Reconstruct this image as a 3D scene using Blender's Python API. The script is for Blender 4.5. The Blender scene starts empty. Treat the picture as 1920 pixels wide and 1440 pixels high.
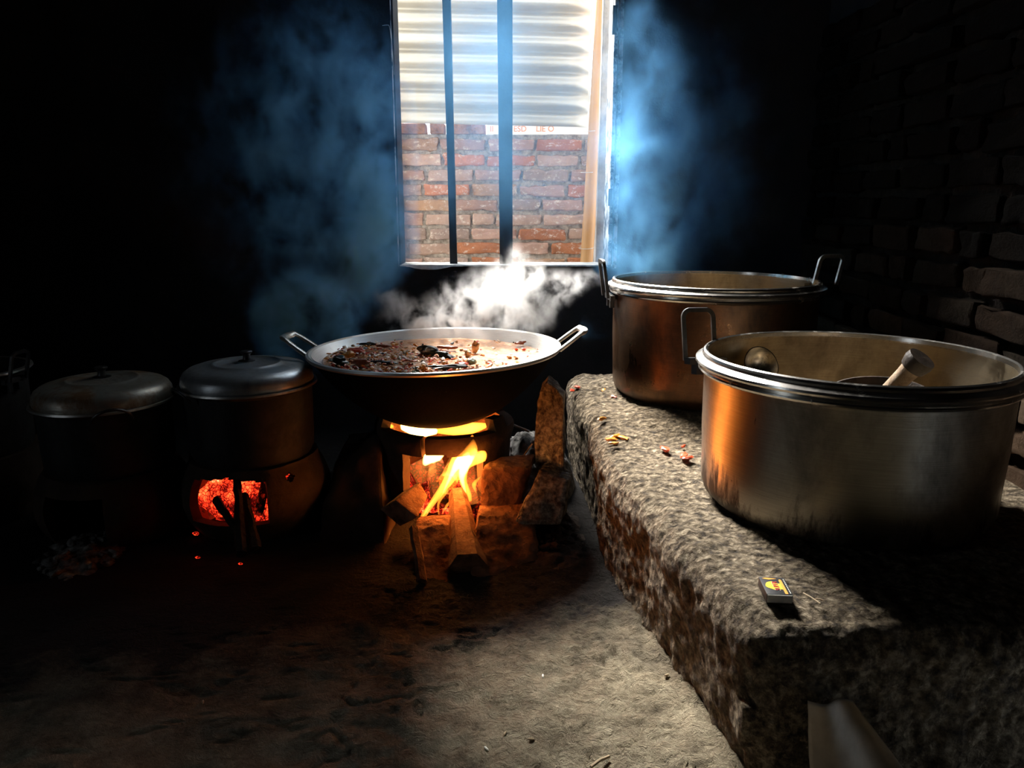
import bpy, bmesh, math, random
from mathutils import Vector, Matrix, noise, Euler
C = bpy.context.scene
COL = C.collection
random.seed(7)
PI = math.pi
R = math.radians
V = Vector

# ---------------------------------------------------------------- camera
F = 1442.0
PITCH = R(13.1)
CAMZ = 0.8
cd = bpy.data.cameras.new('camera')
cam = bpy.data.objects.new('camera', cd)
COL.objects.link(cam)
cam.location = (0, 0, CAMZ)
cam.rotation_euler = (R(90) - PITCH, 0, 0)
cd.sensor_width = 36.0
cd.lens = F / 1920.0 * 36.0
cd.clip_start = 0.02
C.camera = cam
cs, sn = math.cos(PITCH), math.sin(PITCH)

def ray(px, py):
    u, v = (px - 960) / F, (py - 720) / F
    return V((u, cs - v * sn, -(sn + v * cs)))

def aty(px, py, Y):
    d = ray(px, py)
    return V((0, 0, CAMZ)) + d * (Y / d.y)

def atz(px, py, Z):
    d = ray(px, py)
    return V((0, 0, CAMZ)) + d * ((Z - CAMZ) / d.z)

# ---------------------------------------------------------------- node helpers
def new_mat(name):
    m = bpy.data.materials.new(name)
    m.use_nodes = True
    nt = m.node_tree
    nt.nodes.clear()
    out = nt.nodes.new('ShaderNodeOutputMaterial')
    return m, nt, out

def N(nt, typ, **kw):
    n = nt.nodes.new(typ)
    for k, v in kw.items():
        setattr(n, k, v)
    return n

def noise_tex(nt, scale, detail=4, rough=0.6, dist=0.0, vec=None, stretch=None, obj=True):
    t = N(nt, 'ShaderNodeTexNoise')
    t.inputs['Scale'].default_value = scale
    t.inputs['Detail'].default_value = detail
    t.inputs['Roughness'].default_value = rough
    t.inputs['Distortion'].default_value = dist
    if vec is None:
        tc = N(nt, 'ShaderNodeTexCoord')
        vec = tc.outputs['Object']
    if stretch:
        mp = N(nt, 'ShaderNodeMapping')
        mp.inputs['Scale'].default_value = stretch
        nt.links.new(vec, mp.inputs['Vector'])
        vec = mp.outputs['Vector']
    nt.links.new(vec, t.inputs['Vector'])
    return t

def ramp(nt, src, stops):
    r = N(nt, 'ShaderNodeValToRGB')
    els = r.color_ramp.elements
    while len(els) < len(stops):
        els.new(0.5)
    for e, (p, c) in zip(els, stops):
        e.position = p
        if not hasattr(c, '__len__'):
            c = (c, c, c)
        e.color = (c[0], c[1], c[2], 1)
    nt.links.new(src, r.inputs['Fac'])
    return r

def mixc(nt, fac, a, b, blend='MIX'):
    m = N(nt, 'ShaderNodeMix', data_type='RGBA', blend_type=blend)
    if isinstance(fac, (int, float)):
        m.inputs['Factor'].default_value = fac
    else:
        nt.links.new(fac, m.inputs['Factor'])
    for s, v in ((m.inputs[6], a), (m.inputs[7], b)):
        if isinstance(v, tuple):
            s.default_value = (v[0], v[1], v[2], 1)
        else:
            nt.links.new(v, s)
    return m.outputs[2]

def math_(nt, op, a, b=None, clamp=False):
    m = N(nt, 'ShaderNodeMath', operation=op, use_clamp=clamp)
    for i, v in enumerate((a, b)):
        if v is None:
            continue
        if isinstance(v, (int, float)):
            m.inputs[i].default_value = v
        else:
            nt.links.new(v, m.inputs[i])
    return m.outputs[0]

def bump(nt, src, strength, dist=0.01):
    b = N(nt, 'ShaderNodeBump')
    b.inputs['Strength'].default_value = strength
    b.inputs['Distance'].default_value = dist
    nt.links.new(src, b.inputs['Height'])
    return b.outputs['Normal']

def principled(nt, out, color=None, rough=0.6, metal=0.0, normal=None, spec=0.5, coat=0.0):
    p = N(nt, 'ShaderNodeBsdfPrincipled')
    nt.links.new(p.outputs['BSDF'], out.inputs['Surface'])
    for key, v in (('Base Color', color), ('Roughness', rough), ('Metallic', metal)):
        if v is None:
            continue
        if isinstance(v, tuple):
            p.inputs[key].default_value = (v[0], v[1], v[2], 1)
        elif isinstance(v, (int, float)):
            p.inputs[key].default_value = v
        else:
            nt.links.new(v, p.inputs[key])
    p.inputs['Specular IOR Level'].default_value = spec
    p.inputs['Coat Weight'].default_value = coat
    if normal is not None:
        nt.links.new(normal, p.inputs['Normal'])
    return p

def rough_mat(name, stops, scale=20, bscale=90, bstr=0.6, bdist=0.006, rough=0.9, detail=6, spec=0.3, vor=None):
    m, nt, out = new_mat(name)
    t = noise_tex(nt, scale, detail, 0.65)
    c = ramp(nt, t.outputs['Fac'], stops)
    b = noise_tex(nt, bscale, 6, 0.7, 0.4)
    h = b.outputs['Fac']
    if vor:
        vt = N(nt, 'ShaderNodeTexVoronoi', feature='F1')
        vt.inputs['Scale'].default_value = vor
        tc = N(nt, 'ShaderNodeTexCoord')
        nt.links.new(tc.outputs['Object'], vt.inputs['Vector'])
        h = math_(nt, 'ADD', h, math_(nt, 'MULTIPLY', vt.outputs['Distance'], 0.8))
    principled(nt, out, c.outputs['Color'], rough, 0.0, bump(nt, h, bstr, bdist), spec)
    return m

def metal_mat(name, base, dirt, scale=7, lo=0.45, hi=0.65, rough=(0.28, 0.55), brush=(1, 1, 60), bstr=0.15, zsoot=None, metal=1.0, spots=0):
    """Brushed worn aluminium: dirt patches follow noise; zsoot=(z0, z1) adds soot licks rising from the base."""
    m, nt, out = new_mat(name)
    t = noise_tex(nt, scale, 8, 0.7, 0.3, stretch=(1, 1, 0.6))
    fac = ramp(nt, t.outputs['Fac'], [(lo, 0.0), (hi, 1.0)]).outputs['Color']
    if zsoot:
        tc = N(nt, 'ShaderNodeTexCoord')
        sx = N(nt, 'ShaderNodeSeparateXYZ')
        nt.links.new(tc.outputs['Object'], sx.inputs['Vector'])
        l = noise_tex(nt, 9, 7, 0.75, 0.2, stretch=(1, 1, 0.25))
        edge = math_(nt, 'ADD', sx.outputs['Z'], math_(nt, 'MULTIPLY', math_(nt, 'SUBTRACT', 0.5, l.outputs['Fac']), zsoot[2]))
        mr = N(nt, 'ShaderNodeMapRange')
        mr.inputs['From Min'].default_value = zsoot[1]
        mr.inputs['From Max'].default_value = zsoot[0]
        nt.links.new(edge, mr.inputs['Value'])
        fac = math_(nt, 'MAXIMUM', fac, mr.outputs['Result'], True)
    if spots:
        sp = noise_tex(nt, 19, 6, 0.8, 0.3, stretch=(1, 1, 0.45))
        sr = ramp(nt, sp.outputs['Fac'], [(spots, 0.0), (spots + 0.02, 1.0)])
        fac = math_(nt, 'MAXIMUM', fac, sr.outputs['Color'], True)
    s = noise_tex(nt, 14, 5, 0.6, stretch=brush)
    fine = ramp(nt, s.outputs['Fac'], [(0.3, 0.75), (0.7, 1.0)]).outputs['Color']
    col = mixc(nt, fac, base, dirt)
    col = mixc(nt, 1.0, col, fine, 'MULTIPLY')
    rg = N(nt, 'ShaderNodeMapRange')
    rg.inputs['To Min'].default_value = rough[0]
    rg.inputs['To Max'].default_value = rough[1]
    nt.links.new(fac, rg.inputs['Value'])
    mt = N(nt, 'ShaderNodeMapRange')
    mt.inputs['To Min'].default_value = metal
    mt.inputs['To Max'].default_value = metal * 0.45
    nt.links.new(fac, mt.inputs['Value'])
    hh = math_(nt, 'ADD', s.outputs['Fac'], math_(nt, 'MULTIPLY', t.outputs['Fac'], 1.5))
    principled(nt, out, col, rg.outputs['Result'], mt.outputs['Result'], bump(nt, hh, bstr, 0.004), 0.5)
    return m

def attr_mat(name, attr, rough=0.9, bscale=60, bstr=0.8, bdist=0.006, mottled=0.35, spec=0.3, stain=None):
    m, nt, out = new_mat(name)
    a = N(nt, 'ShaderNodeVertexColor', layer_name=attr)
    t = noise_tex(nt, 25, 6, 0.7, 0.5)
    k = ramp(nt, t.outputs['Fac'], [(0.3, 1 - mottled), (0.7, 1.0 + 0.0)])
    col = mixc(nt, 1.0, a.outputs['Color'], k.outputs['Color'], 'MULTIPLY')
    if stain:
        s = noise_tex(nt, stain[1], 7, 0.8, 0.15, stretch=stain[3] if len(stain) > 3 else None)
        sf = ramp(nt, s.outputs['Fac'], [(stain[2], 0.0), (stain[2] + 0.1, 1.0)])
        col = mixc(nt, sf.outputs['Color'], col, stain[0])
    b = noise_tex(nt, bscale, 7, 0.75, 0.6)
    principled(nt, out, col, rough, 0.0, bump(nt, b.outputs['Fac'], bstr, bdist), spec)
    return m

def emit_mat(name, stops, scale, strength, detail=5, vor=0.0, stretch=None):
    m, nt, out = new_mat(name)
    t = noise_tex(nt, scale, detail, 0.65, 0.6, stretch=stretch)
    src = t.outputs['Fac']
    if vor:
        vt = N(nt, 'ShaderNodeTexVoronoi', feature='DISTANCE_TO_EDGE')
        vt.inputs['Scale'].default_value = vor
        tc = N(nt, 'ShaderNodeTexCoord')
        nt.links.new(tc.outputs['Object'], vt.inputs['Vector'])
        crack = ramp(nt, vt.outputs['Distance'], [(0.0, 0.0), (0.12, 1.0)])
        src = math_(nt, 'MULTIPLY', src, math_(nt, 'ADD', math_(nt, 'MULTIPLY', crack.outputs['Color'], 0.35), 0.65))
    c = ramp(nt, src, stops)
    p = principled(nt, out, (0.03, 0.02, 0.02), 0.9, 0.0, bump(nt, t.outputs['Fac'], 0.6, 0.01))
    nt.links.new(c.outputs['Color'], p.inputs['Emission Color'])
    p.inputs['Emission Strength'].default_value = strength
    return m

def flame_mat(name, color, strength):
    m, nt, out = new_mat(name)
    e = N(nt, 'ShaderNodeEmission')
    e.inputs['Color'].default_value = (*color, 1)
    e.inputs['Strength'].default_value = strength
    nt.links.new(e.outputs[0], out.inputs['Volume'])
    ab = N(nt, 'ShaderNodeBsdfTransparent')
    nt.links.new(ab.outputs[0], out.inputs['Surface'])
    return m

# ---------------------------------------------------------------- materials
M = {}
M['soot_wall'] = rough_mat('sooted_wall', [(0.35, (0.006, 0.006, 0.007)), (0.6, (0.02, 0.019, 0.02)), (0.75, (0.035, 0.032, 0.03))], 5, 60, 0.35, 0.004, 0.85)
M['soot_ceiling'] = rough_mat('sooted_ceiling', [(0.3, (0.01, 0.009, 0.008)), (0.7, (0.03, 0.027, 0.022))], 4, 40, 0.3, 0.004, 0.9)
M['dirt_old'] = rough_mat('trodden_earth', [(0.28, (0.10, 0.075, 0.05)), (0.5, (0.26, 0.215, 0.16)), (0.72, (0.42, 0.36, 0.28))], 7, 110, 1.0, 0.012, 0.92, vor=70)
def dirt_mat():
    m, nt, out = new_mat('trodden_earth_with_soot')
    tc = N(nt, 'ShaderNodeTexCoord')
    t = noise_tex(nt, 12, 10, 0.8)
    c = ramp(nt, t.outputs['Fac'], [(0.3, (0.12, 0.095, 0.065)), (0.45, (0.33, 0.27, 0.18)), (0.6, (0.53, 0.45, 0.31)), (0.75, (0.68, 0.6, 0.46))])
    # soot and charcoal trodden in round the fires: an irregular stain
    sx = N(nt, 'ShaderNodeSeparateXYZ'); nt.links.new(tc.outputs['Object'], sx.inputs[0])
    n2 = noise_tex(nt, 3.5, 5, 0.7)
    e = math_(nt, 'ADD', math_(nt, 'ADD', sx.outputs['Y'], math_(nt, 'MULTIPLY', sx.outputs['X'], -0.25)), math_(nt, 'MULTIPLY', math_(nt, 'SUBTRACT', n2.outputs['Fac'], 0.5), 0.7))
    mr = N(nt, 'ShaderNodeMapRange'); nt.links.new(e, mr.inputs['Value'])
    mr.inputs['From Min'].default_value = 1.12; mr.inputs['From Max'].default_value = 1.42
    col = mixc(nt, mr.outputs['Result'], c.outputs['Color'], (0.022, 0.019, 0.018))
    b1 = noise_tex(nt, 120, 6, 0.75, 0.6); b2 = noise_tex(nt, 38, 5, 0.7, 0.8)
    h = math_(nt, 'ADD', b1.outputs['Fac'], math_(nt, 'MULTIPLY', b2.outputs['Fac'], 2.2))
    principled(nt, out, col, 0.92, 0.0, bump(nt, h, 1.0, 0.02), 0.25)
    return m
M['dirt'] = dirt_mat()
M['mud'] = rough_mat('ash_crusted_mud', [(0.34, (0.04, 0.03, 0.022)), (0.5, (0.19, 0.145, 0.092)), (0.66, (0.46, 0.375, 0.26))], 62, 90, 1.0, 0.024, 0.95, vor=70)
M['ash'] = rough_mat('wood_ash', [(0.3, (0.06, 0.058, 0.055)), (0.5, (0.25, 0.24, 0.23)), (0.7, (0.6, 0.58, 0.55))], 35, 120, 1.0, 0.012, 0.95, vor=60)
M['clay'] = rough_mat('smoked_clay', [(0.3, (0.02, 0.014, 0.010)), (0.6, (0.07, 0.045, 0.032)), (0.8, (0.14, 0.10, 0.075))], 9, 70, 0.5, 0.005, 0.9)
M['block'] = rough_mat('fired_block', [(0.3, (0.14, 0.07, 0.04)), (0.55, (0.36, 0.18, 0.10)), (0.75, (0.48, 0.27, 0.16))], 18, 75, 1.0, 0.012, 0.92, vor=55)
M['ashblock'] = rough_mat('ash_dusted_block', [(0.35, (0.08, 0.06, 0.05)), (0.5, (0.32, 0.28, 0.24)), (0.65, (0.68, 0.64, 0.58))], 60, 110, 1.0, 0.012, 0.95, vor=80)
M['alu_front'] = metal_mat('worn_aluminium', (0.42, 0.385, 0.32), (0.05, 0.035, 0.022), 5, 0.47, 0.75, (0.34, 0.6), zsoot=(0.0, 0.055, 0.5), spots=0.66)
M['alu_in'] = metal_mat('scoured_aluminium', (0.56, 0.46, 0.31), (0.14, 0.09, 0.05), 5, 0.42, 0.72, (0.28, 0.45), bstr=0.1)
M['alu_rim'] = metal_mat('polished_rim', (0.82, 0.79, 0.73), (0.25, 0.2, 0.15), 16, 0.55, 0.8, (0.22, 0.4), bstr=0.06)
M['alu_back'] = metal_mat('smoke_browned_aluminium', (0.2, 0.11, 0.06), (0.03, 0.018, 0.012), 6, 0.40, 0.66, (0.26, 0.5), zsoot=(0.0, 0.04, 0.12))
M['wok_in'] = metal_mat('wok_aluminium', (0.82, 0.82, 0.8), (0.5, 0.47, 0.42), 20, 0.6, 0.85, (0.38, 0.5), bstr=0.1, metal=0.75)
M['soot'] = rough_mat('soot_crust', [(0.3, (0.0015, 0.0015, 0.0018)), (0.7, (0.004, 0.0038, 0.004))], 20, 90, 0.4, 0.003, 0.95, spec=0.05)
M['soot_pot'] = metal_mat('sooted_pot_metal', (0.03, 0.03, 0.03), (0.008, 0.008, 0.008), 8, 0.4, 0.6, (0.6, 0.85), metal=0.2)
M['lid_grey'] = metal_mat('smoked_lid', (0.55, 0.58, 0.6), (0.16, 0.17, 0.18), 9, 0.42, 0.7, (0.3, 0.5), metal=0.7)
M['lid_rust'] = metal_mat('smoked_lid_spotted', (0.48, 0.46, 0.40), (0.24, 0.13, 0.06), 12, 0.46, 0.62, (0.33, 0.6), metal=0.6)
M['dark_metal'] = metal_mat('blackened_iron', (0.12, 0.12, 0.12), (0.03, 0.03, 0.03), 20, 0.4, 0.7, (0.3, 0.5))
M['handle_metal'] = metal_mat('handle_aluminium', (0.75, 0.74, 0.7), (0.3, 0.28, 0.25), 25, 0.5, 0.75, (0.3, 0.5), metal=0.85)
M['bar_wood'] = rough_mat('dark_wood_bar', [(0.3, (0.012, 0.012, 0.014)), (0.7, (0.035, 0.032, 0.03))], 8, 50, 0.4, 0.003, 0.8)
M['grey_wood'] = rough_mat('weathered_wood', [(0.3, (0.32, 0.28, 0.25)), (0.7, (0.62, 0.58, 0.54))], 14, 60, 0.5, 0.003, 0.8)
M['flaked_paint'] = rough_mat('flaked_paint_wood', [(0.42, (0.05, 0.055, 0.06)), (0.5, (0.35, 0.38, 0.4)), (0.6, (0.7, 0.72, 0.72))], 18, 60, 0.5, 0.003, 0.7)
M['sill'] = rough_mat('whitewashed_sill', [(0.3, (0.55, 0.53, 0.48)), (0.6, (0.8, 0.79, 0.75))], 30, 80, 0.6, 0.004, 0.9)
M['plaster'] = rough_mat('white_outer_plaster', [(0.3, (0.34, 0.33, 0.31)), (0.7, (0.42, 0.41, 0.38))], 6, 50, 0.3, 0.004, 0.9)
M['yard'] = rough_mat('pale_yard', [(0.3, (0.22, 0.19, 0.16)), (0.7, (0.36, 0.32, 0.27))], 6, 50, 0.5, 0.008, 0.95)
M['wire'] = rough_mat('grey_wire', [(0.3, (0.35, 0.34, 0.32)), (0.7, (0.6, 0.6, 0.58))], 40, 60, 0.1, 0.001, 0.5)
M['brick'] = attr_mat('brick_outside', 'tint', 0.92, 55, 0.9, 0.006, 0.3, stain=((0.6, 0.5, 0.42), 34, 0.54, (1, 1, 1.6)))
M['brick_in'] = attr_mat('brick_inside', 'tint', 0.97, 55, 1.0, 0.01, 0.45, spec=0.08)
M['mortar'] = rough_mat('crumbling_mortar', [(0.3, (0.2, 0.16, 0.13)), (0.5, (0.5, 0.42, 0.35)), (0.7, (0.72, 0.63, 0.54))], 40, 60, 1.0, 0.03, 0.95)
M['mortar_in'] = rough_mat('dark_mortar', [(0.3, (0.01, 0.008, 0.006)), (0.7, (0.03, 0.022, 0.016))], 22, 70, 1.0, 0.012, 0.95, spec=0.1)
M['white_print'] = rough_mat('white_sheet', [(0.3, (0.85, 0.84, 0.8)), (0.7, (0.9, 0.9, 0.88))], 10, 50, 0.1, 0.002, 0.7)

def simple(name, col, rough=0.6, metal=0.0, spec=0.5, coat=0.0):
    m, nt, out = new_mat(name)
    t = noise_tex(nt, 30, 4, 0.6)
    k = ramp(nt, t.outputs['Fac'], [(0.3, 0.7), (0.7, 1.0)])
    principled(nt, out, mixc(nt, 1.0, tuple(col), k.outputs['Color'], 'MULTIPLY'), rough, metal, bump(nt, t.outputs['Fac'], 0.2, 0.003), spec, coat)
    return m
M['orange_ink'] = simple('orange_ink', (0.9, 0.35, 0.12), 0.7)
M['box_black'] = simple('black_card', (0.012, 0.012, 0.014), 0.45)
M['box_yellow'] = simple('yellow_ink', (0.85, 0.68, 0.03), 0.5)
M['box_red'] = simple('red_ink', (0.75, 0.05, 0.03), 0.5)
M['box_orange'] = simple('amber_ink', (0.9, 0.4, 0.04), 0.5)
M['box_white'] = simple('white_card', (0.9, 0.88, 0.8), 0.7)
M['straw'] = simple('straw', (0.55, 0.42, 0.26), 0.8)
M['red_peel'] = simple('red_chilli_skin', (0.8, 0.09, 0.03), 0.35, coat=0.3)
M['orange_bit'] = simple('orange_food', (0.95, 0.36, 0.05), 0.35, coat=0.3)
M['leaf_dark'] = simple('cooked_leaf', (0.03, 0.035, 0.025), 0.3, coat=0.5)
M['leaf_green'] = simple('cooked_green', (0.2, 0.22, 0.12), 0.35, coat=0.3)
M['meat'] = simple('stewed_meat', (0.42, 0.13, 0.06), 0.35, coat=0.3)
M['potato'] = simple('pale_root', (0.62, 0.38, 0.18), 0.35, coat=0.3)
M['pale_bit'] = simple('pale_food', (0.95, 0.78, 0.6), 0.3, coat=0.4)
M['charred'] = rough_mat('charred_wood', [(0.3, (0.012, 0.008, 0.006)), (0.7, (0.05, 0.03, 0.02))], 20, 60, 0.9, 0.008, 0.85, vor=50)
M['firewood'] = rough_mat('split_firewood', [(0.32, (0.05, 0.02, 0.012)), (0.48, (0.3, 0.15, 0.08)), (0.75, (0.5, 0.3, 0.18))], 18, 60, 1.0, 0.012, 0.85)
M['sack'] = simple('dusty_plastic', (0.42, 0.35, 0.27), 0.65)
M['scoop'] = rough_mat('dark_coconut_wood', [(0.3, (0.012, 0.009, 0.007)), (0.7, (0.06, 0.04, 0.028))], 30, 70, 0.5, 0.004, 0.45)
M['scoop_handle'] = rough_mat('worn_bamboo_handle', [(0.35, (0.05, 0.03, 0.02)), (0.5, (0.3, 0.2, 0.12)), (0.7, (0.5, 0.38, 0.26))], 25, 70, 0.6, 0.005, 0.6)
m, nt, out = new_mat('bamboo')
t = noise_tex(nt, 20, 5, 0.6, stretch=(1, 1, 0.08))
c = ramp(nt, t.outputs['Fac'], [(0.3, (0.36, 0.17, 0.06)), (0.6, (0.52, 0.29, 0.12)), (0.8, (0.6, 0.38, 0.2))])
principled(nt, out, c.outputs['Color'], 0.55, 0, bump(nt, t.outputs['Fac'], 0.3, 0.003))
M['bamboo'] = m
m, nt, out = new_mat('zinc_sheet')
t = noise_tex(nt, 5, 5, 0.6, stretch=(0.4, 1, 2))
c = ramp(nt, t.outputs['Fac'], [(0.35, (0.36, 0.335, 0.28)), (0.65, (0.48, 0.46, 0.41))])
principled(nt, out, c.outputs['Color'], 0.42, 0.45, bump(nt, t.outputs['Fac'], 0.15, 0.004))
M['zinc'] = m
# stew: pale frothy sauce with darker pools
m, nt, out = new_mat('stew_sauce')
t = noise_tex(nt, 26, 8, 0.75, 0.8)
c = ramp(nt, t.outputs['Fac'], [(0.35, (0.5, 0.16, 0.05)), (0.48, (0.8, 0.34, 0.12)), (0.58, (0.9, 0.5, 0.25)), (0.68, (0.96, 0.84, 0.68))])
b = noise_tex(nt, 60, 6, 0.7, 0.5)
principled(nt, out, c.outputs['Color'], 0.28, 0, bump(nt, b.outputs['Fac'], 0.9, 0.006), 0.5, 0.4)
M['stew'] = m
M['ember'] = emit_mat('glowing_coal', [(0.32, (0.006, 0.0, 0.0)), (0.42, (0.16, 0.004, 0.002)), (0.5, (0.8, 0.03, 0.008)), (0.6, (1.0, 0.14, 0.03)), (0.7, (1.0, 0.6, 0.25))], 16, 2.4, 8, vor=110)
M['ember_dim'] = emit_mat('smouldering_wood', [(0.42, (0.0, 0.0, 0.0)), (0.56, (0.3, 0.01, 0.003)), (0.66, (1.0, 0.12, 0.05)), (0.76, (1.0, 0.45, 0.3))], 22, 0.9, 6, vor=70)
M['flame_out'] = flame_mat('flame_orange', (1.0, 0.28, 0.025), 210)
M['flame_core'] = flame_mat('flame_yellow', (1.0, 0.62, 0.14), 420)

# ---------------------------------------------------------------- object helpers
def tag(o, label=None, cat=None, group=None, kind=None):
    if label: o['label'] = label
    if cat: o['category'] = cat
    if group: o['group'] = group
    if kind: o['kind'] = kind
    return o

def mesh_obj(name, verts, faces, mat, parent=None, smooth=True, angle=40, doubles=0.0):
    me = bpy.data.meshes.new(name)
    me.from_pydata([tuple(v) for v in verts], [], faces)
    return finish(name, me, mat, parent, smooth, angle, doubles)

def finish(name, me, mat, parent=None, smooth=True, angle=40, doubles=0.0):
    if doubles or True:
        bm = bmesh.new(); bm.from_mesh(me)
        if doubles:
            bmesh.ops.remove_doubles(bm, verts=bm.verts, dist=doubles)
        bmesh.ops.recalc_face_normals(bm, faces=bm.faces)
        bm.to_mesh(me); bm.free()
    mats = mat if isinstance(mat, (list, tuple)) else [mat]
    for x in mats:
        me.materials.append(x)
    if smooth:
        me.shade_smooth()
        me.set_sharp_from_angle(angle=R(angle))
    o = bpy.data.objects.new(name, me)
    COL.objects.link(o)
    if parent is not None:
        o.parent = parent
    return o

def bm_obj(name, bm, mat, parent=None, smooth=True, angle=40):
    me = bpy.data.meshes.new(name)
    bm.to_mesh(me); bm.free()
    return finish(name, me, mat, parent, smooth, angle)

def thing(name, loc, label, cat, group=None, kind=None, rot=(0, 0, 0)):
    o = bpy.data.objects.new(name, None)
    COL.objects.link(o)
    o.location = loc; o.rotation_euler = rot
    o.empty_display_size = 0.05
    return tag(o, label, cat, group, kind)

def lathe_data(prof, seg=96, a0=0.0):
    vs, fs = [], []
    n = len(prof)
    for i in range(seg):
        a = a0 + 2 * PI * i / seg
        for r, z in prof:
            vs.append((r * math.cos(a), r * math.sin(a), z))
    for i in range(seg):
        j = (i + 1) % seg
        for k in range(n - 1):
            fs.append((i * n + k, j * n + k, j * n + k + 1, i * n + k + 1))
    return vs, fs

def lathe(name, prof, mat, parent=None, seg=96, angle=35):
    vs, fs = lathe_data(prof, seg)
    return mesh_obj(name, vs, fs, mat, parent, True, angle, 1e-5)

def fbm(p, s, o=3):
    v = 0; a = 1; t = 0
    for i in range(o):
        v += a * noise.noise(V(p) * s * (2 ** i) + V((17.3 * i, 3.1, 9.7)))
        t += a; a *= 0.5
    return v / t

def bm_hexa(pts, cuts=0, amp=0.0, freq=20, bev=0.0, seed=0):
    """pts: 4 front corners in order, then 4 back corners"""
    bm = bmesh.new()
    vs = [bm.verts.new(p) for p in pts]
    for f in ((0, 1, 2, 3), (7, 6, 5, 4), (0, 4, 5, 1), (1, 5, 6, 2), (2, 6, 7, 3), (3, 7, 4, 0)):
        bm.faces.new([vs[i] for i in f])
    bmesh.ops.recalc_face_normals(bm, faces=bm.faces)
    if bev:
        bmesh.ops.bevel(bm, geom=list(bm.edges), offset=bev, segments=2, profile=0.6, affect='EDGES')
    if cuts:
        bmesh.ops.triangulate(bm, faces=[f for f in bm.faces if len(f.verts) > 4])
        bmesh.ops.subdivide_edges(bm, edges=list(bm.edges), cuts=cuts, use_grid_fill=True)
    if amp:
        bm.normal_update()
        for v in bm.verts:
            v.co += v.normal * amp * fbm(v.co + V((seed, 0, 0)), freq, 3)
    return bm

def hexa(name, pts, mat, parent=None, cuts=10, amp=0.004, freq=25, bev=0.004, seed=0, angle=50):
    return bm_obj(name, bm_hexa(pts, cuts, amp, freq, bev, seed), mat, parent, True, angle)

def boxpts(x0, x1, y0, y1, z0, z1):
    return [V((x0, y0, z0)), V((x1, y0, z0)), V((x1, y0, z1)), V((x0, y0, z1)), V((x0, y1, z0)), V((x1, y1, z0)), V((x1, y1, z1)), V((x0, y1, z1))]

def box(name, x0, x1, y0, y1, z0, z1, mat, parent=None, bev=0.0, cuts=0, amp=0.0, freq=20):
    return bm_obj(name, bm_hexa(boxpts(x0, x1, y0, y1, z0, z1), cuts, amp, freq, bev), mat, parent, True, 30)

def sweep(path, rx, ry=None, seg=12, up=V((0, 0, 1)), square=False, taper=None):
    """tube or flat bar along path; returns verts, faces"""
    ry = ry if ry is not None else rx
    vs, fs = [], []
    n = len(path)
    path = [V(p) for p in path]
    ring = []
    if square:
        ring = [(-1, -1), (1, -1), (1, 1), (-1, 1)]
    else:
        ring = [(math.cos(2 * PI * i / seg), math.sin(2 * PI * i / seg)) for i in range(seg)]
    m = len(ring)
    for i, p in enumerate(path):
        d = (path[min(i + 1, n - 1)] - path[max(i - 1, 0)]).normalized()
        s = d.cross(up)
        if s.length < 1e-4:
            s = d.cross(V((1, 0.1, 0)))
        s.normalize()
        u = s.cross(d).normalized()
        k = taper[i] if taper else 1.0
        for a, b in ring:
            vs.append(p + s * (a * rx * k) + u * (b * ry * k))
    for i in range(n - 1):
        for j in range(m):
            fs.append((i * m + j, i * m + (j + 1) % m, (i + 1) * m + (j + 1) % m, (i + 1) * m + j))
    fs.append(tuple(range(m)))
    fs.append(tuple(range((n - 1) * m, n * m)))
    return vs, fs

def tube(name, path, rx, mat, parent=None, ry=None, seg=12, up=V((0, 0, 1)), square=False, taper=None, angle=45):
    vs, fs = sweep(path, rx, ry, seg, up, square, taper)
    return mesh_obj(name, vs, fs, mat, parent, True, angle)

def smooth_path(pts, n=8):
    pts = [V(p) for p in pts]
    out = []
    for i in range(len(pts) - 1):
        p0 = pts[max(i - 1, 0)]; p1 = pts[i]; p2 = pts[i + 1]; p3 = pts[min(i + 2, len(pts) - 1)]
        for k in range(n):
            t = k / n
            out.append(0.5 * ((2 * p1) + (p2 - p0) * t + (2 * p0 - 5 * p1 + 4 * p2 - p3) * t * t + (3 * p1 - p0 - 3 * p2 + p3) * t ** 3))
    out.append(pts[-1])
    return out

def blob(bm, c, r, sub=2, amp=0.3, freq=1.5, scale=(1, 1, 1), seed=0, rot=None, mi=0):
    res = bmesh.ops.create_icosphere(bm, subdivisions=sub, radius=1.0)
    vs = res['verts']
    for v in vs:
        k = 1 + amp * noise.noise(v.co * freq + V((seed * 7.1, seed * 3.3, seed)))
        v.co = V((v.co.x * scale[0], v.co.y * scale[1], v.co.z * scale[2])) * k * r
        if rot: v.co.rotate(rot)
        v.co += V(c)
    if mi:
        for f in {f for v in vs for f in v.link_faces}:
            f.material_index = mi
    return vs

# ---------------------------------------------------------------- world and light
w = bpy.data.worlds.new('sky')
C.world = w
w.use_nodes = True
bgn = w.node_tree.nodes['Background']
bgn.inputs['Color'].default_value = (0.80, 0.90, 1.0, 1)
bgn.inputs['Strength'].default_value = 3.4

def light(name, typ, loc, energy, color, **kw):
    l = bpy.data.lights.new(name, typ)
    l.energy = energy; l.color = color
    for k, v in kw.items():
        setattr(l, k, v)
    o = bpy.data.objects.new(name, l)
    COL.objects.link(o)
    o.location = loc
    return o

SUN_DIR = V((0.42, -1.0, -1.14)).normalized()
sun = light('sun', 'SUN', (-2, 5, 6), 46.0, (1.0, 0.97, 0.92), angle=R(22))
sun.rotation_euler = SUN_DIR.to_track_quat('-Z', 'Y').to_euler()

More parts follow.
